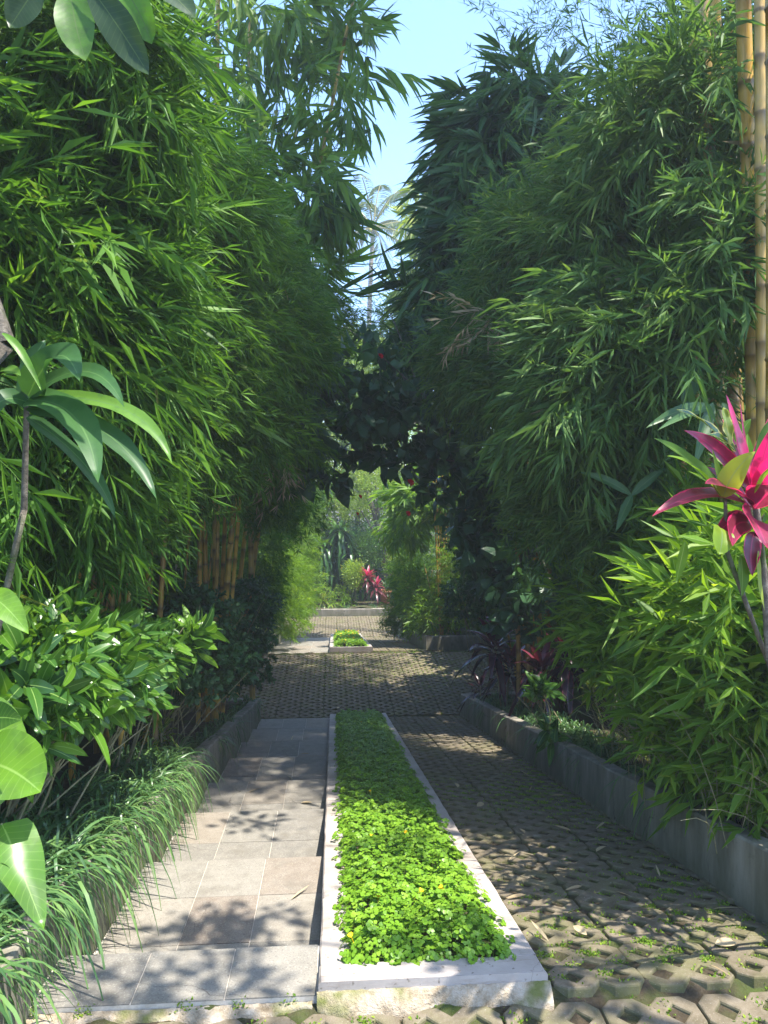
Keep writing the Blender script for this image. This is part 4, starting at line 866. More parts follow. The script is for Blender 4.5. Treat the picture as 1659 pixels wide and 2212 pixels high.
def grass_t(n=85, L=.42, w_=.007, bias=(1, 0, 0), sp_=.05):
    th = rng.uniform(0, 6.28, n); D = np.stack([np.cos(th), np.sin(th), rng.uniform(1.0, 3.0, n)], 1) + np.asarray(bias) * rng.uniform(.3, 1.1, n)[:, None]
    P = np.column_stack([rng.normal(0, sp_, n), rng.normal(0, sp_, n), np.zeros(n)])
    U = np.tile(A(0, 0, 1.), (n, 1)) + rng.normal(0, .2, (n, 3))
    return leaves(P, D, U, L * rng.uniform(.6, 1.25, n), w_ * rng.uniform(.7, 1.3, n), rng.uniform(.6, 1.25, n), 7, 'blade', .25)
GT = [obj_ for obj_ in (grass_t(110, .70, .014), grass_t(110, .62, .013), grass_t(100, .78, .015), grass_t(100, .52, .012), grass_t(80, .33, .007, (.5, 0, 0)), grass_t(80, .36, .007, (.5, -.2, 0)))]
gm = []
for k, T in enumerate(GT):
    me_o = obj('grass_clump', T, G['grass'], smooth=True); gm.append(me_o)
def clumps(spots, rotz, labels, group, kinds=(0, 1, 2), used=set(), sc_=(.85, 1.15)):
    for i, (x, y, dz) in enumerate(spots):
        k = kinds[i % len(kinds)]
        if k not in used: o = gm[k]; used.add(k)
        else: o = gm[k].copy(); C.objects.link(o)
        o.location = (x, y, float(gz(y)) + .27 + dz); o.rotation_euler = (0, 0, rotz + rng.normal(0, .35)); s = rng.uniform(*sc_); o.scale = (s, s, s)
        tag(o, labels(i, x, y), 'grass', group)
ORD = ['nearest', 'second', 'third', 'fourth', 'fifth', 'sixth', 'seventh', 'eighth', 'ninth', 'tenth', 'eleventh', 'twelfth', 'thirteenth', 'fourteenth', 'fifteenth', 'sixteenth', 'seventeenth', 'eighteenth', 'nineteenth', 'twentieth']
def o_(i): return ORD[i] if i < 20 else ORD[i - 20] + ' of the later'
clumps([(-1.46 - .04 * (i % 2), 2.75 + .235 * i, 0) for i in range(18)], 0, lambda i, x, y: f'{o_(i)} clump of long mondo grass drooping over the left kerb, counted from the viewer', 'mondo grass along the left kerb')
clumps([(-1.37 - .02 * (i % 2), 2.6 + .31 * i, .02) for i in range(12)], 0, lambda i, x, y: f'{o_(i)} strap grass clump on the very edge of the left kerb, counted from the viewer', 'strap grass on the edge of the left kerb', (2, 0, 1))
clumps([(-1.66 - .05 * (i % 2), 2.9 + .36 * i, .06) for i in range(11)], 0, lambda i, x, y: f'{o_(i)} mondo grass clump of the back row behind the left kerb, from the viewer', 'back row of mondo grass, left')
clumps([(-1.40, 7.2 + .42 * i, 0) for i in range(13)], 0, lambda i, x, y: f'{o_(i)} short dark grass clump in the shade of the left shrubs, from the viewer', 'shaded grass along the left kerb', (4, 5, 3))
clumps([(2.40 + .03 * (i % 2), 5.0 + .34 * i, 0) for i in range(20)], math.pi, lambda i, x, y: f'{o_(i)} dark grass clump along the right kerb, counted from the viewer', 'dark grass along the right kerb', (3, 1, 4, 5))
clumps([(2.62 + .05 * (i % 2), 6.6 + .4 * i, .02) for i in range(13)], math.pi, lambda i, x, y: f'{o_(i)} dark grass clump of the back row behind the right kerb, from the viewer', 'back row of dark grass, right', (1, 3))
clumps([(-2.1 + .33 * i, 28.6 + .1 * (i % 2), -.05) for i in range(12)], -math.pi / 2, lambda i, x, y: f'{o_(i) if i else "leftmost"} small grass tuft on the far kerb wall, counted from the left', 'grass on the far kerb wall', (4, 5, 3))

def rosette(n=26, L=.45, w_=.07, hgt=.5, up0=1.7, up1=-.1, droop=.55, prof='lance', rows=6, wave=0.0, spread=.05, fold=.35):
    """leaves spiralling up a short stem: upright in the middle, hanging below"""
    h = np.linspace(0, 1, n); th = np.arange(n) * 2.4 + rng.normal(0, .15, n)
    D = np.stack([np.cos(th), np.sin(th), up1 + (up0 - up1) * h ** 1.3], 1)
    P = np.stack([spread * np.cos(th) * .4, spread * np.sin(th) * .4, hgt + (h - 1) * .22], 1)
    U = np.tile(A(0, 0, 1.), (n, 1)) + .6 * np.stack([-np.cos(th), -np.sin(th), 0 * th], 1) * h[:, None]
    return leaves(P, D, U, L * rng.uniform(.75, 1.15, n), w_ * rng.uniform(.8, 1.15, n), droop * (1.15 - h) + .08, rows, prof, fold, wave=wave, var=np.clip(h * .8 + rng.normal(0, .12, n), 0, 1))
def stalk(name, label, cat, loc, mat, kw, stem_r=.012, group=None, heads=((0, 0, 0, 1),)):
    t = thing(name, label, cat, loc, group); H = kw.get('hgt', .5); B = Buf(); S = Buf()
    for dx, dy, dh, s in heads:
        k = dict(kw); k['hgt'] = H + dh; T = rosette(**k); v = T[0].copy(); v[:, 0] += dx; v[:, 1] += dy; B.add(v, T[1], T[2])
        S.addt(tube(bez(A(dx * .2, dy * .2, -.06), A(dx * .6, dy * .6, (H + dh) * .5), A(dx, dy, H + dh), 7), np.linspace(stem_r, stem_r * .7, 7), 7, .4))
    obj('foliage', B, G[mat], t, smooth=True); obj('stem', S, MT['stem'], t, smooth=True); return t
cord = dict(n=24, L=.46, w_=.085, hgt=.55, droop=.5)
stalk('cordyline', 'dark purple cordyline with red-edged leaves, leftmost over the shaded right kerb', 'cordyline', onbed(2.45, 10.4), 'darkred', dict(n=24, L=.72, w_=.12, hgt=1.0, droop=.6), heads=((-.15, 0, 0, 1), (.15, .2, -.35, 1)))
stalk('cordyline', 'black-leaved cordyline drooping in the shade, below the dark culms', 'cordyline', onbed(2.65, 9.2), 'darkred', dict(n=26, L=.62, w_=.10, hgt=.7, droop=.8), heads=((0, 0, 0, 1), (.3, -.1, .2, 1)))
stalk('cordyline', 'low dark cordyline reaching over the crossing pavers', 'cordyline', onbed(2.35, 11.6), 'darkred', dict(n=18, L=.5, w_=.06, hgt=.3, droop=.6))
stalk('cordyline', 'crimson cordyline beside the far terracotta pot', 'cordyline', A(W(795, 1300, 29)[0], 29.0, float(gz(29)) + .27), 'redmix', dict(n=34, L=.6, w_=.11, hgt=1.15, droop=.6), heads=((0, 0, 0, 1), (.3, 0, -.4, 1)))
stalk('cordyline', 'small red-leaved cordyline in the shade left of the near kerb end', 'cordyline', onbed(-1.75, 10.0), 'redmix', dict(n=16, L=.35, w_=.07, hgt=.75, droop=.6))
stalk('cordyline', 'red cordyline half hidden behind the far right bamboo', 'cordyline', A(W(870, 1250, 30)[0], 30.0, float(gz(30)) + .27), 'redmix', dict(n=24, L=.6, w_=.1, hgt=1.5, droop=.5))
crot = dict(n=30, L=.26, w_=.035, hgt=.5, droop=.35, prof='strap', wave=.18, up1=-.4)
stalk('croton', 'croton with wavy yellow-edged leaves at the left end of the dwarf bamboo', 'croton', onbed(2.75, 7.0), 'croton', dict(crot, hgt=.78), heads=((0, 0, 0, 1), (-.2, .1, -.15, 1), (.12, -.2, -.3, 1)))
stalk('croton', 'low croton with pale striped leaves behind the right kerb grass', 'croton', onbed(2.6, 6.3), 'croton', dict(crot, hgt=.32), heads=((0, 0, 0, 1), (.15, .15, .1, 1)))
stalk('croton', 'drooping croton with yellow-edged leaves under the dark shrub on the left', 'croton', onbed(-1.55, 6.7), 'croton', dict(crot, hgt=.35, droop=.8), heads=((0, 0, 0, 1), (-.15, .1, .05, 1)))
stalk('croton', 'yellow-green croton by the far golden culms', 'croton', onbed(2.55, 18.2), 'croton', dict(crot, L=.32, w_=.05, hgt=.8), heads=((0, 0, 0, 1), (.3, .2, .2, 1), (.1, .5, -.2, 1)))
stalk('dracaena', 'spiky yellow-green bush left of the crimson cordyline on the far wall', 'dracaena', A(W(700, 1300, 29)[0], 28.8, float(gz(29)) + .27), 'croton', dict(crot, L=.45, w_=.06, hgt=.35))

# far hanging dracaenas
for i, (px, hh) in enumerate(((735, 2.9), (700, 2.3), (770, 1.9))):
    X = W(px, 1300, 30.5)[0]
    stalk('dracaena', ['tall dracaena with long hanging leaves at the end of the drive', 'shorter hanging dracaena, left of the tall one at the far wall', 'hanging dracaena right of the tall one, behind the crimson cordyline'][i], 'dracaena', A(X, 30.3, float(gz(30)) + .27), 'strap',
          dict(n=70, L=1.0, w_=.16, hgt=hh, droop=1.3, up0=1.2, up1=-1.2, spread=.2), .05, heads=((0, 0, 0, 1), (.35, .2, -.7, 1)))

# ------------------------------------------------------------------ hero leaves: each blade runs from a base point to a tip point
def hero(p0, p1, width, bend, mat, parent, name='leaf', prof='lance', rows=14, up=(0, 0, 1), fold=.25, var=.5, wave=.04):
    p0, p1 = np.asarray(p0, float), np.asarray(p1, float); mid = (p0 + p1) / 2 + np.asarray(bend, float)
    t = np.linspace(0, 1, rows)[:, None]; P = (1 - t) ** 2 * p0 + 2 * t * (1 - t) * mid + t * t * p1
    tan = unit(np.gradient(P, axis=0)); side = unit(np.cross(tan, np.asarray(up, float))); nr = np.cross(side, tan)
    pr = PROF[prof](t[:, 0]); wd = width * .5 * pr; wd[0] = max(wd[0], .004); wd[-1] = 0
    V = []; a = []
    for i in range(rows):
        for u in (-1, -.5, 0, .5, 1):
            wv = wave * width * abs(u) * math.sin(t[i, 0] * 13 + u * 2 + var * 7)
            V.append(P[i] + side[i] * wd[i] * u + nr[i] * (fold * wd[i] * abs(u) ** 1.3 + wv * pr[i])); a.append([np.clip(var, 0, 1), u * .5 + .5, t[i, 0]])
    T = []
    for i in range(rows - 1):
        for j in range(4):
            q = i * 5 + j; T += [[q, q + 1, q + 6], [q, q + 6, q + 5]]
    loc = parent.location
    return obj(name, (np.array(V), np.array(T), np.array(a)), G[mat], parent, loc, smooth=True)
def H(px0, py0, Y0, px1, py1, Y1, width, bend, mat, parent, **kw): return hero(W(px0, py0, Y0), W(px1, py1, Y1), width, bend, mat, parent, **kw)

# pink cordyline at the right edge
b = onbed(2.5, 3.1); t = thing('cordyline', 'vivid pink cordyline with dark red lower leaves at the right edge', 'cordyline', b)
S = Buf(); stemtube(S, W(1660, 1420, 2.75), W(1628, 1060, 2.7), (.02, 0, 0), .014, .012); stemtube(S, b, W(1660, 1420, 2.75), (0, .1, .1), .016, .014)
obj('stem', S, MT['bark'], t, t.location, smooth=True)
tw = (-.3, -1, .5)
for a in ((1625, 1060, 2.7, 1568, 850, 2.6, .075, (-.02, -.02, .0), dict(var=.98, up=(.9, -1, .2))), (1622, 1060, 2.7, 1598, 868, 2.72, .012, (0, 0, 0), dict(var=.9, up=(.3, -1, 0))), (1622, 1060, 2.72, 1478, 930, 2.6, .06, (.0, 0, .07), dict(var=.5, up=tw)),
          (1628, 1060, 2.7, 1668, 920, 2.6, .05, (0, 0, 0), dict(var=.95, up=(-.8, -1, .2))), (1630, 1060, 2.7, 1690, 960, 2.5, .05, (0, 0, 0), dict(var=.9, up=(-.5, -1, .3))), (1628, 1100, 2.7, 1408, 1116, 2.45, .07, (0, 0, .13), dict(var=.42, up=(0, -.6, 1))),
          (1626, 1090, 2.7, 1523, 1045, 2.4, .075, (-.02, 0, .05), dict(var=.35, up=(0, -.7, 1))), (1626, 1120, 2.65, 1658, 1185, 2.35, .10, (-.03, 0, .08), dict(var=.45, up=(0, -1, .4))), (1622, 1130, 2.65, 1583, 1180, 2.4, .07, (-.05, 0, .06), dict(var=.25, up=(0, -1, .4))),
          (1630, 1100, 2.7, 1700, 1060, 2.4, .11, (0, 0, .06), dict(var=.25, up=(0, -.8, 1))), (1630, 1080, 2.75, 1690, 860, 2.9, .09, (0, 0, 0), dict(var=.12, up=(-.4, -1, 0))), (1624, 1100, 2.72, 1510, 1010, 2.7, .055, (0, 0, .06), dict(var=.2, up=(0, -.8, 1))), (1628, 1130, 2.72, 1540, 1165, 2.55, .06, (0, 0, .08), dict(var=.3, up=(0, -.9, .8))), (1632, 1140, 2.7, 1700, 1190, 2.5, .08, (0, 0, .06), dict(var=.35, up=(0, -1, .5))), (1630, 1150, 2.72, 1625, 1245, 2.6, .06, (-.02, 0, .02), dict(var=.15, up=(0, -1, .3))), (1626, 1070, 2.74, 1560, 905, 2.8, .045, (0, 0, .0), dict(var=.7, up=(.6, -1, .2)))):
    H(*a[:6], a[6] * 1.2, a[7], 'pink', t, **a[8])
# green dracaena with pale leaves next to it
b = onbed(2.4, 3.2); t = thing('dracaena', 'light green broad-leaved dracaena growing among the pink cordyline leaves', 'dracaena', b)
S = Buf(); stemtube(S, b, W(1570, 1190, 2.62), (0, .05, .05), .012, .009); stemtube(S, W(1570, 1190, 2.62), W(1566, 1060, 2.62), (0, 0, 0), .008, .006); obj('stem', S, MT['bark'], t, t.location, smooth=True)
for a in ((1565, 1075, 2.62, 1412, 946, 2.6, .075, (0, 0, .05), dict(var=.3, up=(0, -.8, 1))), (1560, 1080, 2.6, 1440, 985, 2.45, .06, (0, 0, .07), dict(var=.6, up=(0, -.6, 1))), (1562, 1070, 2.6, 1538, 970, 2.55, .04, (0, 0, 0), dict(var=.7, up=(.6, -1, .2))),
          (1562, 1075, 2.58, 1632, 975, 2.5, .085, (-.03, 0, .02), dict(var=.95, up=(-.3, -1, .6))), (1630, 1065, 2.55, 1700, 985, 2.4, .06, (0, 0, .03), dict(var=.9, up=(-.2, -.7, 1))), (1556, 1140, 2.5, 1554, 1198, 2.42, .08, (0, -.03, .03), dict(var=.85, up=(0, -1, .3), prof='oval')),
          (1640, 1010, 2.75, 1670, 900, 2.8, .06, (0, 0, .03), dict(var=.1, up=(-.4, -1, .2))), (1590, 960, 2.8, 1622, 905, 2.8, .045, (0, 0, .02), dict(var=.3, up=(-.6, -.8, .2))), (1600, 1200, 2.65, 1602, 1290, 2.6, .055, (.01, 0, 0), dict(var=.3, up=(.3, -1, 0))), (1638, 1190, 2.65, 1652, 1320, 2.55, .03, (-.02, 0, 0), dict(var=.95, up=(.5, -1, 0))), (1480, 1170, 3.0, 1460, 1260, 3.0, .05, (0, 0, 0), dict(var=.3, up=(.2, -1, 0)))):
    H(*a[:8], 'dwarf', t, **a[8])
b = onbed(2.5, 3.4); t = thing('croton', 'croton with yellow-edged leaf above the light green dracaena', 'croton', b)
S = Buf(); stemtube(S, b, W(1590, 960, 2.78), (0, .05, .05), .010, .006); obj('stem', S, MT['stem'], t, t.location, smooth=True)
for a in ((1585, 980, 2.75, 1460, 885, 2.65, .06, (0, 0, .06), dict(var=.2, up=(0, -.7, 1), wave=.1)), (1578, 960, 2.72, 1562, 880, 2.7, .06, (0, 0, 0), dict(var=.95, up=(.4, -1, .2), prof='oval', wave=.1)), (1590, 975, 2.76, 1530, 940, 2.62, .05, (0, 0, .03), dict(var=.6, up=(0, -1, .6), wave=.1))):
    H(*a[:8], 'croton', t, **a[8])

# corn plant with strap leaves, left
b = onbed(-1.75, 3.3); t = thing('corn_plant', 'corn plant with long arching strap leaves catching the sun, left edge', 'corn plant', b)
S = Buf(); stemtube(S, b, W(52, 1100, 3.0), (.0, 0, .0), .015, .013, 12); stemtube(S, W(52, 1100, 3.0), W(58, 860, 2.92), (0, 0, 0), .013, .010); obj('stem', S, MT['bark'], t, t.location, smooth=True)
for a in ((60, 855, 2.9, 172, 824, 2.5, .115, (.04, 0, .23), dict(var=.3, up=(.4, -1, .3))), (60, 865, 2.9, 212, 1044, 2.45, .115, (.10, 0, .15), dict(var=.5, up=(.4, -1, .5))), (66, 855, 2.9, 268, 880, 2.5, .075, (.08, 0, .21), dict(var=.45, up=(.3, -1, .5))),
          (62, 860, 2.9, 372, 1002, 2.6, .06, (.18, 0, .15), dict(var=.92, up=(.3, -1, .6))), (60, 880, 2.9, 338, 1078, 2.6, .08, (.12, 0, .13), dict(var=.25, up=(.5, -1, .5))), (60, 900, 2.92, 250, 1122, 2.75, .055, (.1, 0, .02), dict(var=.35, up=(.6, -1, .3))),
          (60, 860, 2.9, 98, 735, 2.9, .08, (-.03, 0, .03), dict(var=.1, up=(.4, -1, 0))), (60, 870, 2.9, -40, 960, 2.7, .08, (-.05, 0, .14), dict(var=.3, up=(0, -1, .4)))):
    H(*a[:8], 'corn', t, prof='strap', **a[8])
# trunk stub and near leaves at the left edge
b = onbed(-1.5, 2.1)
t = thing('taro_plant', 'large rounded light green leaves at the very left edge, nearest the viewer', 'taro', b)
for a in ((-60, 1560, 2.3, 60, 1630, 2.2, .17, (0, 0, .04), dict(var=.95, up=(.5, -1, .5), prof='heart')), (-60, 1650, 2.2, 88, 1712, 2.05, .20, (0, 0, .06), dict(var=.7, up=(.3, -1, .7), prof='oval')), (-50, 1560, 2.1, 48, 1556, 2.0, .09, (0, 0, .02), dict(var=.02, up=(.2, -1, .5))),
          (5, 1780, 2.1, 95, 2008, 1.95, .14, (-.01, 0, .04), dict(var=.45, up=(.9, -1, .2), prof='heart')), (-30, 1280, 2.4, 62, 1370, 2.3, .09, (0, 0, .03), dict(var=.8, up=(.3, -1, .6))), (-30, 1890, 2.0, 25, 1930, 2.0, .08, (0, 0, .02), dict(var=.05, up=(.2, -1, .5)))):
    H(*a[:8], 'bigleaf', t, **a[8])
    S = Buf(); stemtube(S, b + A(-.1, 0, 0), W(a[0], a[1], a[2]), (-.05, 0, .1), .006, .004); obj('leaf_stalk', S, MT['stem'], t, t.location)
b = onbed(-1.9, 2.9); t = thing('frangipani_tree', 'frangipani with big paddle leaves hanging into the top left corner and a knobbly grey trunk', 'tree', b)
S = Buf(); k = 16; P = bez(b, A(-2.1, 2.8, 1.0), W(5, 740, 2.9) + A(0, 0, .0), k); S.addt(tube(P, np.linspace(.08, .045, k) * (1 + .18 * np.sin(np.arange(k) * 2.1)), 9, .4)); obj('trunk', S, MT['bark'], t, t.location, smooth=True)
S = Buf(); stemtube(S, W(5, 740, 2.9), A(-1.1, 2.6, 3.6), (-.4, 0, .3), .045, .03, 9); stemtube(S, A(-1.1, 2.6, 3.6), W(250, -140, 2.45), (0, 0, .1), .03, .016); obj('branch', S, MT['bark'], t, t.location, smooth=True)
for a in ((150, -60, 2.45, 185, 132, 2.35, .115, (-.02, 0, 0), dict(var=.75, up=(.1, -1, .0), prof='obov')), (170, -60, 2.4, 322, 162, 2.3, .105, (.0, 0, .02), dict(var=.05, up=(-.4, -1, .2), prof='obov')), (230, -70, 2.5, 328, 96, 2.5, .10, (.03, 0, .02), dict(var=.98, up=(-.3, -1, .2), prof='oval')), (290, -60, 2.4, 422, 40, 2.3, .09, (0, 0, .04), dict(var=.1, up=(-.1, -1, .7), prof='obov')),
          (100, -60, 2.5, 20, 60, 2.5, .10, (0, 0, .0), dict(var=.1, up=(.3, -1, 0), prof='obov')), (5, 720, 2.8, 92, 850, 2.75, .03, (0, 0, .07), dict(var=.95, up=(0, -1, 1))), (5, 800, 2.8, 45, 812, 2.7, .05, (0, 0, .02), dict(var=.98, up=(0, -1, 1)))):
    H(*a[:8], 'plumeria', t, **a[8])
# long sprays standing out of the left bamboo: a few broad leaves
t = thing('broad_leaf_bamboo', 'long pale broad leaves poking out of the fine bamboo on the left', 'bamboo', onbed(-2.1, 6.0))
obj('culm', culm(onbed(-2.1, 6.0), W(470, 760, 6.2), (-.3, 0, .4), .012, .006, .25), MT['culm'], t, t.location, smooth=True)
for a in ((470, 760, 6.2, 575, 830, 6.1, .05, (0, 0, .03), dict(var=.95)), (470, 755, 6.2, 545, 745, 6.0, .05, (0, 0, .03), dict(var=.9)), (540, 920, 6.4, 632, 968, 6.3, .06, (0, 0, .03), dict(var=.5)), (470, 790, 6.2, 560, 860, 6.0, .04, (0, 0, .03), dict(var=.9)), (480, 740, 6.2, 560, 640, 6.3, .05, (0, 0, .05), dict(var=.97)), (470, 850, 6.2, 540, 905, 6.1, .045, (0, 0, .03), dict(var=.4))):
    H(*a[:8], 'broad', t, up=(0, -.8, 1), **a[8])
# big shaded broad leaves behind the cordyline, right
t = thing('broad_leaf_bamboo', 'shaded broad bamboo leaves fanned out behind the pink cordyline', 'bamboo', onbed(3.0, 5.0))
obj('culm', culm(onbed(3.0, 5.0), W(1500, 760, 4.9), (.1, 0, 0), .02, .012, .3), MT['culm'], t, t.location, smooth=True)
for a in ((1505, 780, 4.9, 1470, 905, 4.8, .11, (0, 0, 0)), (1540, 880, 4.4, 1395, 925, 4.2, .07, (0, 0, .08)), (1540, 880, 4.4, 1420, 930, 4.0, .05, (0, 0, .05)), (1540, 870, 4.4, 1500, 1010, 4.2, .08, (0, 0, .03)), (1560, 870, 4.5, 1600, 960, 4.4, .07, (0, 0, .03)), (1365, 1070, 5.2, 1250, 1020, 5.1, .07, (0, 0, .05)), (1365, 1070, 5.2, 1330, 1150, 5.0, .07, (0, 0, .03)), (1365, 1070, 5.2, 1440, 1010, 5.2, .07, (0, 0, .03)), (1540, 1000, 4.6, 1560, 1060, 4.4, .06, (0, 0, .03))):
    H(*a, 'broad_dark', t, up=(0, -1, .4), var=.5)

# ------------------------------------------------------------------ far beds
hp = (.8, -.5, .1)
def feather(name, label, base, pads_, mat='fine', tms=TFS, cat='bamboo'):
    t = thing(name, label, cat, base); B = Buf()
    for p in pads_: pad(B, **p)
    obj('foliage', B, G[mat], t, t.location)
    for k in range(3): obj('culm', culm(np.asarray(base) + A(rng.normal(0, .15), rng.normal(0, .2), 0), np.asarray(base) + A(rng.normal(0, .3), 0, 1.8), (0, 0, 0), .014, .008, .25), MT['culm'], t, t.location, smooth=True)
    return t
feather('feathery_bamboo', 'low feathery sunlit hedge bamboo above the far left kerb', onbed(-2.1, 19), [PD(615, 1330, 18.5, (.5, .8, .5), 330, TFS, hp), PD(625, 1250, 20, (.5, 1, .7), 420, TFS, hp), PD(590, 1240, 18, (.6, .9, .9), 420, TFS, hp), PD(650, 1290, 22, (.4, .9, .6), 260, TFS, hp), PD(640, 1180, 22, (.7, 1, .9), 450, TFS, hp), PD(650, 1100, 23, (.8, 1, .9), 450, TFS, hp)], 'dwarf')
feather('feathery_bamboo', 'feathery green bamboo hanging over the far left bed', onbed(-2.3, 15.5), [PD(560, 1180, 15, (.6, .8, .9), 420, TFS, hp), PD(600, 1080, 16, (.7, .8, .8), 450, TFS, hp), PD(560, 1290, 15, (.4, .6, .6), 260, TFS, hp)], 'fine')
stalk('dieffenbachia', 'pale yellow-green variegated dieffenbachia in sunlight, far left bed', 'dieffenbachia', onbed(-1.95, 16.2), 'variegated', dict(n=22, L=.42, w_=.2, hgt=1.2, droop=.4, prof='oval'), .02, heads=((0, 0, 0, 1), (.12, -.1, -.45, 1), (-.1, .1, .35, 1)))
stalk('dieffenbachia', 'low variegated plant at the corner of the far left kerb', 'dieffenbachia', onbed(-1.85, 17.4), 'variegated', dict(n=20, L=.35, w_=.13, hgt=.4, droop=.4, prof='oval'), .015, heads=((0, 0, 0, 1), (.1, .3, .1, 1)))
stalk('calathea', 'serrated pale fern-like plant standing tall behind the variegated dieffenbachia', 'plant', onbed(-2.15, 16.0), 'variegated', dict(n=9, L=.9, w_=.13, hgt=1.3, droop=.4, up0=2.2, prof='strap', wave=.3), .015)
hq = (-.8, -.5, .1)
bamboo('golden_bamboo', 'slim golden bamboo culms in sunlight above the far right kerb', onbed(2.6, 18.6),
  [(W(950 + 4 * (i % 6), 1330, 17.7 + .15 * i), W(935 + 6.5 * i, 1020, 17.7 + .15 * i), (0, 0, 0), .026, .02, .32, .55 + .03 * i) for i in range(7)],
  [PD(900, 1080, 18.5, (.7, .9, .5), 130, TBS, hq), PD(950, 1050, 18.5, (.7, .9, .5), 130, TBS, hq), PD(885, 1130, 19.5, (.7, .9, .5), 120, TBS, hq)], 'dwarf')
feather('feathery_bamboo', 'shaded green bush on the far right kerb beside the terracotta pot', onbed(2.7, 21), [PD(880, 1330, 20.5, (.6, .9, .5), 420, TFS, hq), PD(885, 1260, 21, (.6, .9, .7), 420, TFS, hq), PD(900, 1200, 21, (.7, 1, .8), 420, TFS, hq)], 'fine')
feather('feathery_bamboo', 'leafy bush with bright tips around the golden culms', onbed(2.6, 18.0), [PD(930, 1330, 18.0, (.5, .7, .4), 180, TD, hq), PD(985, 1300, 17.8, (.5, .7, .6), 260, TD, hq), PD(1000, 1220, 17.8, (.6, .8, .8), 300, TFS, hq), PD(910, 1280, 19, (.5, .7, .5), 220, TD, hq)], 'dwarf')

for (px, py, Y, r_, n_, m_, tm_, lb) in ((668, 1255, 29.3, .55, 170, 'dwarf', TD, 'sunlit green bush at the left end of the far kerb'), (640, 1190, 30.5, .8, 260, 'tree', TCS, 'yellow-green bush left of the hanging dracaenas'), (765, 1235, 29.2, .4, 110, 'tree', TCS, 'small yellow-leaved bush between the dracaenas and the crimson cordyline'),
        (800, 1175, 30.2, .6, 170, 'shrub', TCS, 'leafy green bush behind the crimson cordyline'), (870, 1210, 30.0, .7, 200, 'tree', TCS, 'bright bush above the terracotta pot'), (735, 1300, 29.0, .3, 70, 'dwarf', TD, 'low green plant at the foot of the hanging dracaenas')):
    c = W(px, py, Y); shrub('garden_bush', lb, A(c[0], c[1], float(gz(Y)) + .25), [(c, (r_, r_, r_ * .9), n_, (0, -.3, .2)), (c - A(0, 0, r_ * .9), (r_ * .9, r_, r_ * .7), n_ // 2, (0, -.3, .2))], m_, tm_, cat='bush', nst=6)
for (px, Y, h_, lb) in ((640, 29.2, .7, 'small red-leaved cordyline at the left end of the far bed'), (850, 30.5, 1.9, 'tall red-tipped cordyline beside the mossy trunk'), (905, 22.5, 1.1, 'red cordyline peeping out of the far right bed')):
    stalk('cordyline', lb, 'cordyline', A(W(px, 1300, Y)[0], Y, float(gz(Y)) + .27), 'redmix', dict(n=22, L=.5, w_=.1, hgt=h_, droop=.5))

# terracotta pot on the far wall
px_ = W(832, 1300, 29.3)
t = thing('terracotta_pot', 'reddish terracotta pot standing on the far kerb beside the crimson cordyline', 'pot', (px_[0], 29.3, float(gz(29)) + .27))
pr = [(.0, 0), (.17, 0), (.24, .45), (.27, .47), (.27, .55), (.23, .55), (.22, .48), (.0, .46)]
th = np.arange(20) * 2 * np.pi / 20; V = np.array([[r * math.cos(a_), r * math.sin(a_), z] for r, z in pr for a_ in th]); T = []
for i in range(len(pr) - 1):
    for j in range(20):
        q, r_ = i * 20 + j, i * 20 + (j + 1) % 20; T += [[q, r_, r_ + 20], [q, r_ + 20, q + 20]]
obj('pot_body', (V, np.array(T), np.zeros((len(V), 3))), MT['terra'], t, smooth=True)
obj('foliage', rosette(n=24, L=.45, w_=.07, hgt=.7, droop=.5), G['darkshrub'], t, smooth=True)

# mossy trunk and trees beyond the far wall
def tree(name, label, base, top, pads_, mat='tree', tms=TC, r0=.14, cat='tree', limbs=4, bend=(0, 0, 0)):
    t = thing(name, label, cat, base); S = Buf()
    P = bez(base, (base + top) / 2 + A(*bend), top, 12); S.addt(tube(P, np.linspace(r0, r0 * .45, 12) * (1 + .1 * np.sin(np.arange(12) * 1.9)), 9, .4))
    obj('trunk', S, MT['bark'], t, t.location, smooth=True)
    for k in range(min(limbs, len(pads_))):
        S = Buf(); st = P[5 + (k * 2) % 7]; stemtube(S, st, np.asarray(pads_[k][0]), (0, 0, .15), r0 * .35, .012, 8); obj('limb', S, MT['bark'], t, t.location, smooth=True)
    B = Buf()
    for c, r, n in pads_: pad(B, tms, c, A(*r), n, (0, 0, .2), jit=.6)
    obj('crown', B, G[mat], t, t.location); return t
tree('mossy_tree', 'crooked mossy tree trunk behind the crimson cordyline', A(W(842, 1300, 30)[0], 30, -3.6), W(790, 1060, 30.5),
     [(W(770, 1090, 30), (.7, .6, .5), 90), (W(810, 1040, 30), (.8, .7, .5), 110), (W(860, 1100, 30.2), (.6, .6, .5), 80)], 'tree', TCS, .22, bend=(.5, 0, 0))
def Tpads(lst, Y): return [(W(a, b_, Y), (r, r, r * .8), n) for a, b_, r, n in lst]
tree('garden_tree', 'yellow-green leafy tree in full sun beyond the end of the drive, left', A(-3.0, 33, -3.8), W(690, 900, 33), Tpads([(660, 820, 1.5, 260), (700, 900, 1.6, 300), (640, 980, 1.6, 300), (720, 1000, 1.4, 260), (690, 1090, 1.3, 240), (640, 1120, 1.2, 200), (740, 820, 1.3, 220)], 33))
tree('garden_tree', 'bright yellow-leaved tree in full sun at the centre, behind the hibiscus', A(.8, 35, -3.8), W(800, 880, 35), Tpads([(780, 760, 1.4, 220), (800, 850, 1.6, 300), (760, 930, 1.6, 300), (850, 930, 1.6, 300), (810, 1010, 1.5, 280), (780, 1080, 1.3, 220), (870, 1010, 1.5, 260), (850, 830, 1.4, 220)], 35), 'tree', TC)
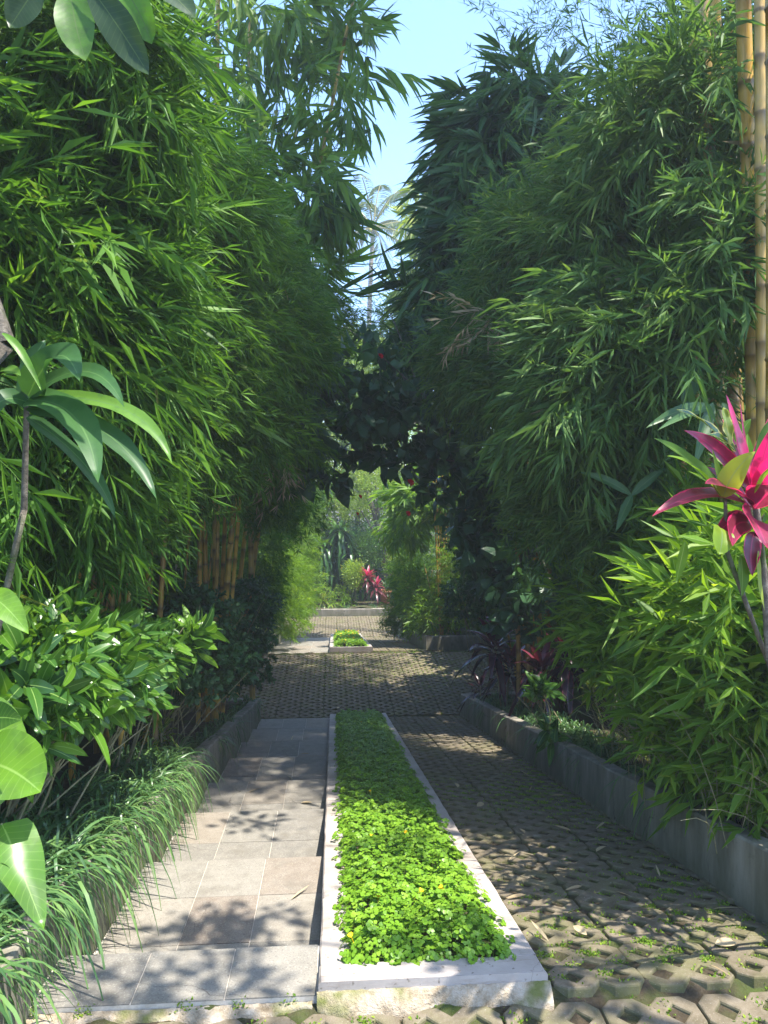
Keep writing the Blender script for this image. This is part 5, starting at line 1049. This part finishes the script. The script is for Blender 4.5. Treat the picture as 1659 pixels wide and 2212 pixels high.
tree('garden_tree', 'mid green tree behind the golden culms beyond the far right kerb', A(5, 31, -3.8), W(930, 980, 31), Tpads([(880, 1090, 1.3, 240), (940, 1040, 1.5, 300), (980, 960, 1.5, 300), (920, 920, 1.5, 280), (900, 1170, 1.3, 240), (980, 1120, 1.5, 280), (850, 1180, 1.0, 160)], 31), 'shrub', TCS)
tree('garden_tree', 'dark leafy tree closing the view behind the hanging dracaenas', A(-1.5, 34, -3.8), W(720, 1150, 34), Tpads([(700, 1180, 1.7, 320), (760, 1190, 1.7, 320), (640, 1200, 1.7, 320), (820, 1180, 1.7, 320), (700, 1260, 1.5, 260), (790, 1260, 1.5, 260), (870, 1240, 1.5, 260)], 34), 'darkshrub', TC)
tree('garden_tree', 'pale plumeria-like tree top against the sky below the coconut palm', A(1, 40, -3.8), W(800, 800, 40), Tpads([(760, 740, 1.0, 90), (830, 745, 1.0, 90), (800, 780, 1.4, 160), (720, 770, 1.2, 130)], 40), 'pale', TC)
tree('garden_tree', 'far green tree behind the left bamboo', A(-7, 30, -3.8), A(-7, 30, 2), Tpads([(540, 900, 2.2, 420), (580, 1050, 2.2, 420), (500, 1100, 2.2, 420)], 30), 'fine', TCL)
bamboo('pale_bamboo', 'sunlit yellow-green bamboo beyond the dark broad-leaved one, beside the coconut palm', A(4.2, 24, -3.5),
  [(A(4.2 + .2 * i, 24, -3.5), W(900 + 25 * i, 440, 24), (.2, 0, 0), .05, .02, .4, .8) for i in range(4)],
  [PD(925, 480, 22, (.6, .8, .7), 24, TB, hl), PD(930, 450, 22, (.7, .8, .7), 34, TB, hl), PD(915, 620, 22, (.6, .8, .8), 37, TB, hl), PD(940, 560, 22, (.8, .8, 1), 55, TB, hl), PD(900, 700, 22, (.5, .8, .7), 37, TB, hl), PD(920, 720, 22, (.8, .8, .8), 68, TB, hl), PD(870, 800, 22, (.5, .8, .8), 37, TB, hl)], 'pale')

# coconut palms
def palm(label, base, crown, fr, Lf, seed, nuts=6):
    r = np.random.default_rng(seed); t = thing('coconut_palm', label, 'palm tree', base)
    S = Buf(); S.addt(tube(bez(np.asarray(base), (np.asarray(base) + crown) / 2 + A(-.5, 0, 0), crown, 20), np.linspace(.24, .15, 20), 10, .4)); obj('trunk', S, MT['palmbark'], t, t.location, smooth=True)
    for az, el, L in fr:
        L = L * Lf; d = A(math.cos(az) * math.cos(el), math.sin(az) * math.cos(el), math.sin(el)); e = crown + d * L - A(0, 0, L * .38); mid = crown + d * L * .62
        P = bez(crown, mid, e, 26); B = Buf(); B.addt(tube(P, np.linspace(.06, .02, 26), 4, .95))
        tn = unit(np.gradient(P, axis=0)); k = 26; idx = np.repeat(np.arange(3, 26), 4); f = np.tile(np.array([0, .33, .66, 1.0]), 23)[:len(idx)]
        Q = P[idx] + tn[idx] * (f * L / 26)[:, None]; sd_ = unit(np.cross(tn[idx], A(0, 0, 1))); sg = np.tile([1, -1, 1, -1], 23)[:len(idx)]
        D = sd_ * sg[:, None] + tn[idx] * .7 + A(0, 0, -.35) + r.normal(0, .08, (len(idx), 3)); ll = np.sin(np.clip((idx - 1) / 25, 0, 1) * np.pi * .85 + .25) * .95 * Lf / 5
        B.addt(leaves(Q, D, np.tile(A(0, 0, 1.), (len(idx), 1)), ll, .10, .45, 2, 'lance', .3, var=np.clip(r.normal(.45, .2, len(idx)), 0, 1)))
        obj('frond', B, G['palm'], t, t.location)
    for k in range(nuts):
        th = r.uniform(0, 6.28); c = crown + A(.28 * math.cos(th), .28 * math.sin(th), -.35 + r.uniform(-.1, .15))
        q = np.linspace(0, math.pi, 8); prof = np.stack([0 * q, 0 * q, -np.cos(q) * .15], 1) + c; obj('coconut', tube(prof, np.maximum(np.sin(q) * .13, .002), 8, .5), MT['nut'], t, t.location, smooth=True)
cr = W(806, 492, 52)
palm('tall coconut palm rising against the sky in the gap between the bamboos', A(cr[0] - .3, 52, -3.9), cr,
     [(.1, .35, 1), (.9, .6, .9), (1.7, 1.0, .95), (2.6, .75, .9), (3.1, .3, 1), (3.8, .5, .8), (4.4, .9, .9), (5.1, .6, .8), (5.8, .15, 1), (2.2, -.1, .8), (3.3, -.3, .9), (6.1, -.4, .9), (4.9, -.5, .7), (1.2, 1.25, 1.0), (.4, 1.1, .95), (2.9, .95, 1), (5.4, -.2, .9), (2.5, .2, 1)], 6.3, 3)
cr = W(715, 735, 50)
palm('second coconut palm, lower and half hidden behind the left bamboo', A(cr[0], 50, -3.9), cr, [(.1, .4, 1), (1, .6, .9), (2.1, .8, .9), (3.1, .4, 1), (4.0, .5, .8), (5.2, .5, .8), (5.9, .0, .9), (3.4, -.2, .8)], 4.2, 5, 0)

# ------------------------------------------------------------------ litter on the paving
lit = [(1.55, 3.9), (1.2, 3.35), (1.9, 4.1), (1.75, 6.4), (1.35, 5.2), (1.1, 4.5), (1.62, 3.0), (.3, 2.75), (1.5, 7.4), (1.05, 8.2), (2.0, 8.8), (1.3, 9.6), (.4, 13.2), (1.5, 13.0), (2.2, 13.9), (-.4, 13.6), (.9, 14.4), (-1.0, 13.1), (1.9, 15.3), (1.2, 15.9), (2.5, 14.8), (-.3, 14.9), (.1, 12.8), (1.85, 12.7), (1.7, 5.1), (1.25, 6.0), (-.5, 7.9), (-.8, 6.9), (-.3, 6.6), (1.95, 3.6), (1.05, 3.9), (1.7, 4.6), (2.02, 5.3), (2.0, 6.2), (1.15, 6.8), (1.9, 7.3), (1.6, 8.4), (-1.0, 5.0), (-.25, 4.2), (-1.05, 3.6), (-.9, 8.6), (1.0, 3.3), (1.4, 4.0), (1.85, 3.2), (-.6, 10.4), (-.3, 9.2)]
T0 = [leaves(A(0, 0, 0)[None], A(1, .1, .12)[None], A(0, .15, 1)[None], np.array([L_]), np.array([w_]), .05, 4, pr_, .35) for L_, w_, pr_ in ((.10, .016, 'lance'), (.085, .035, 'oval'), (.13, .012, 'lance'))]
lm = []
wh = ['dry bamboo leaf lying on the grass pavers', 'curled dry leaf lying on the grass pavers', 'thin dry leaf lying on the paving']
for i, (x, y) in enumerate(lit):
    k = i % 3
    if len(lm) <= k: o = obj('fallen_leaf', T0[k], G['dry']); lm.append(o)
    else: o = lm[k].copy(); C.objects.link(o)
    on_tile = -1.2 < x < -.07 and y < 12.2
    z = float(gz(y)) + .012
    if on_tile: 
        j = max(q for q in range(len(EDG) - 1) if EDG[q] <= y); z = float(gz(EDG[j + 1])) + (EDG[j + 1] - y) * .055 + .006
    o.location = (x, y, z); o.rotation_euler = (math.atan(slope(y)) * .9 if not on_tile else 0, 0, rng.uniform(0, 6.28)); 
    if i > 11: o.scale = (1.3, 1.3, 1.3)
    where = 'at the crossing' if y > 12.3 else ('on the tiled steps' if on_tile else ('near the bottom of the picture' if y < 4.2 else 'on the right-hand lane'))
    tag(o, f'{["narrow tan", "small curled brown", "thin pale"][k]} dry leaf lying on the paving {where}', 'leaf', f'fallen dry leaves {where}, {["narrow", "curled", "thin"][k]}')

# ------------------------------------------------------------------ air: thin misty volume added to stand in for lens veil
B = Buf(); B.addt(box((0, 28, 6.0), (150, 130, 22)))
o = obj('veil_haze', B, MT['soil']); o['kind'] = 'stuff'; fix_normals(o); o.data.materials.clear()
m, n, oo = new_mat('veil_air'); pv = N(n, 'ShaderNodeVolumePrincipled'); pv.inputs['Density'].default_value = VEIL_DENSITY; pv.inputs['Color'].default_value = (.86, .93, 1, 1); pv.inputs['Anisotropy'].default_value = .2
n.links.new(pv.outputs[0], oo.inputs['Volume']); o.data.materials.append(m); o['label'] = 'pale misty volume added in place of lens veil'
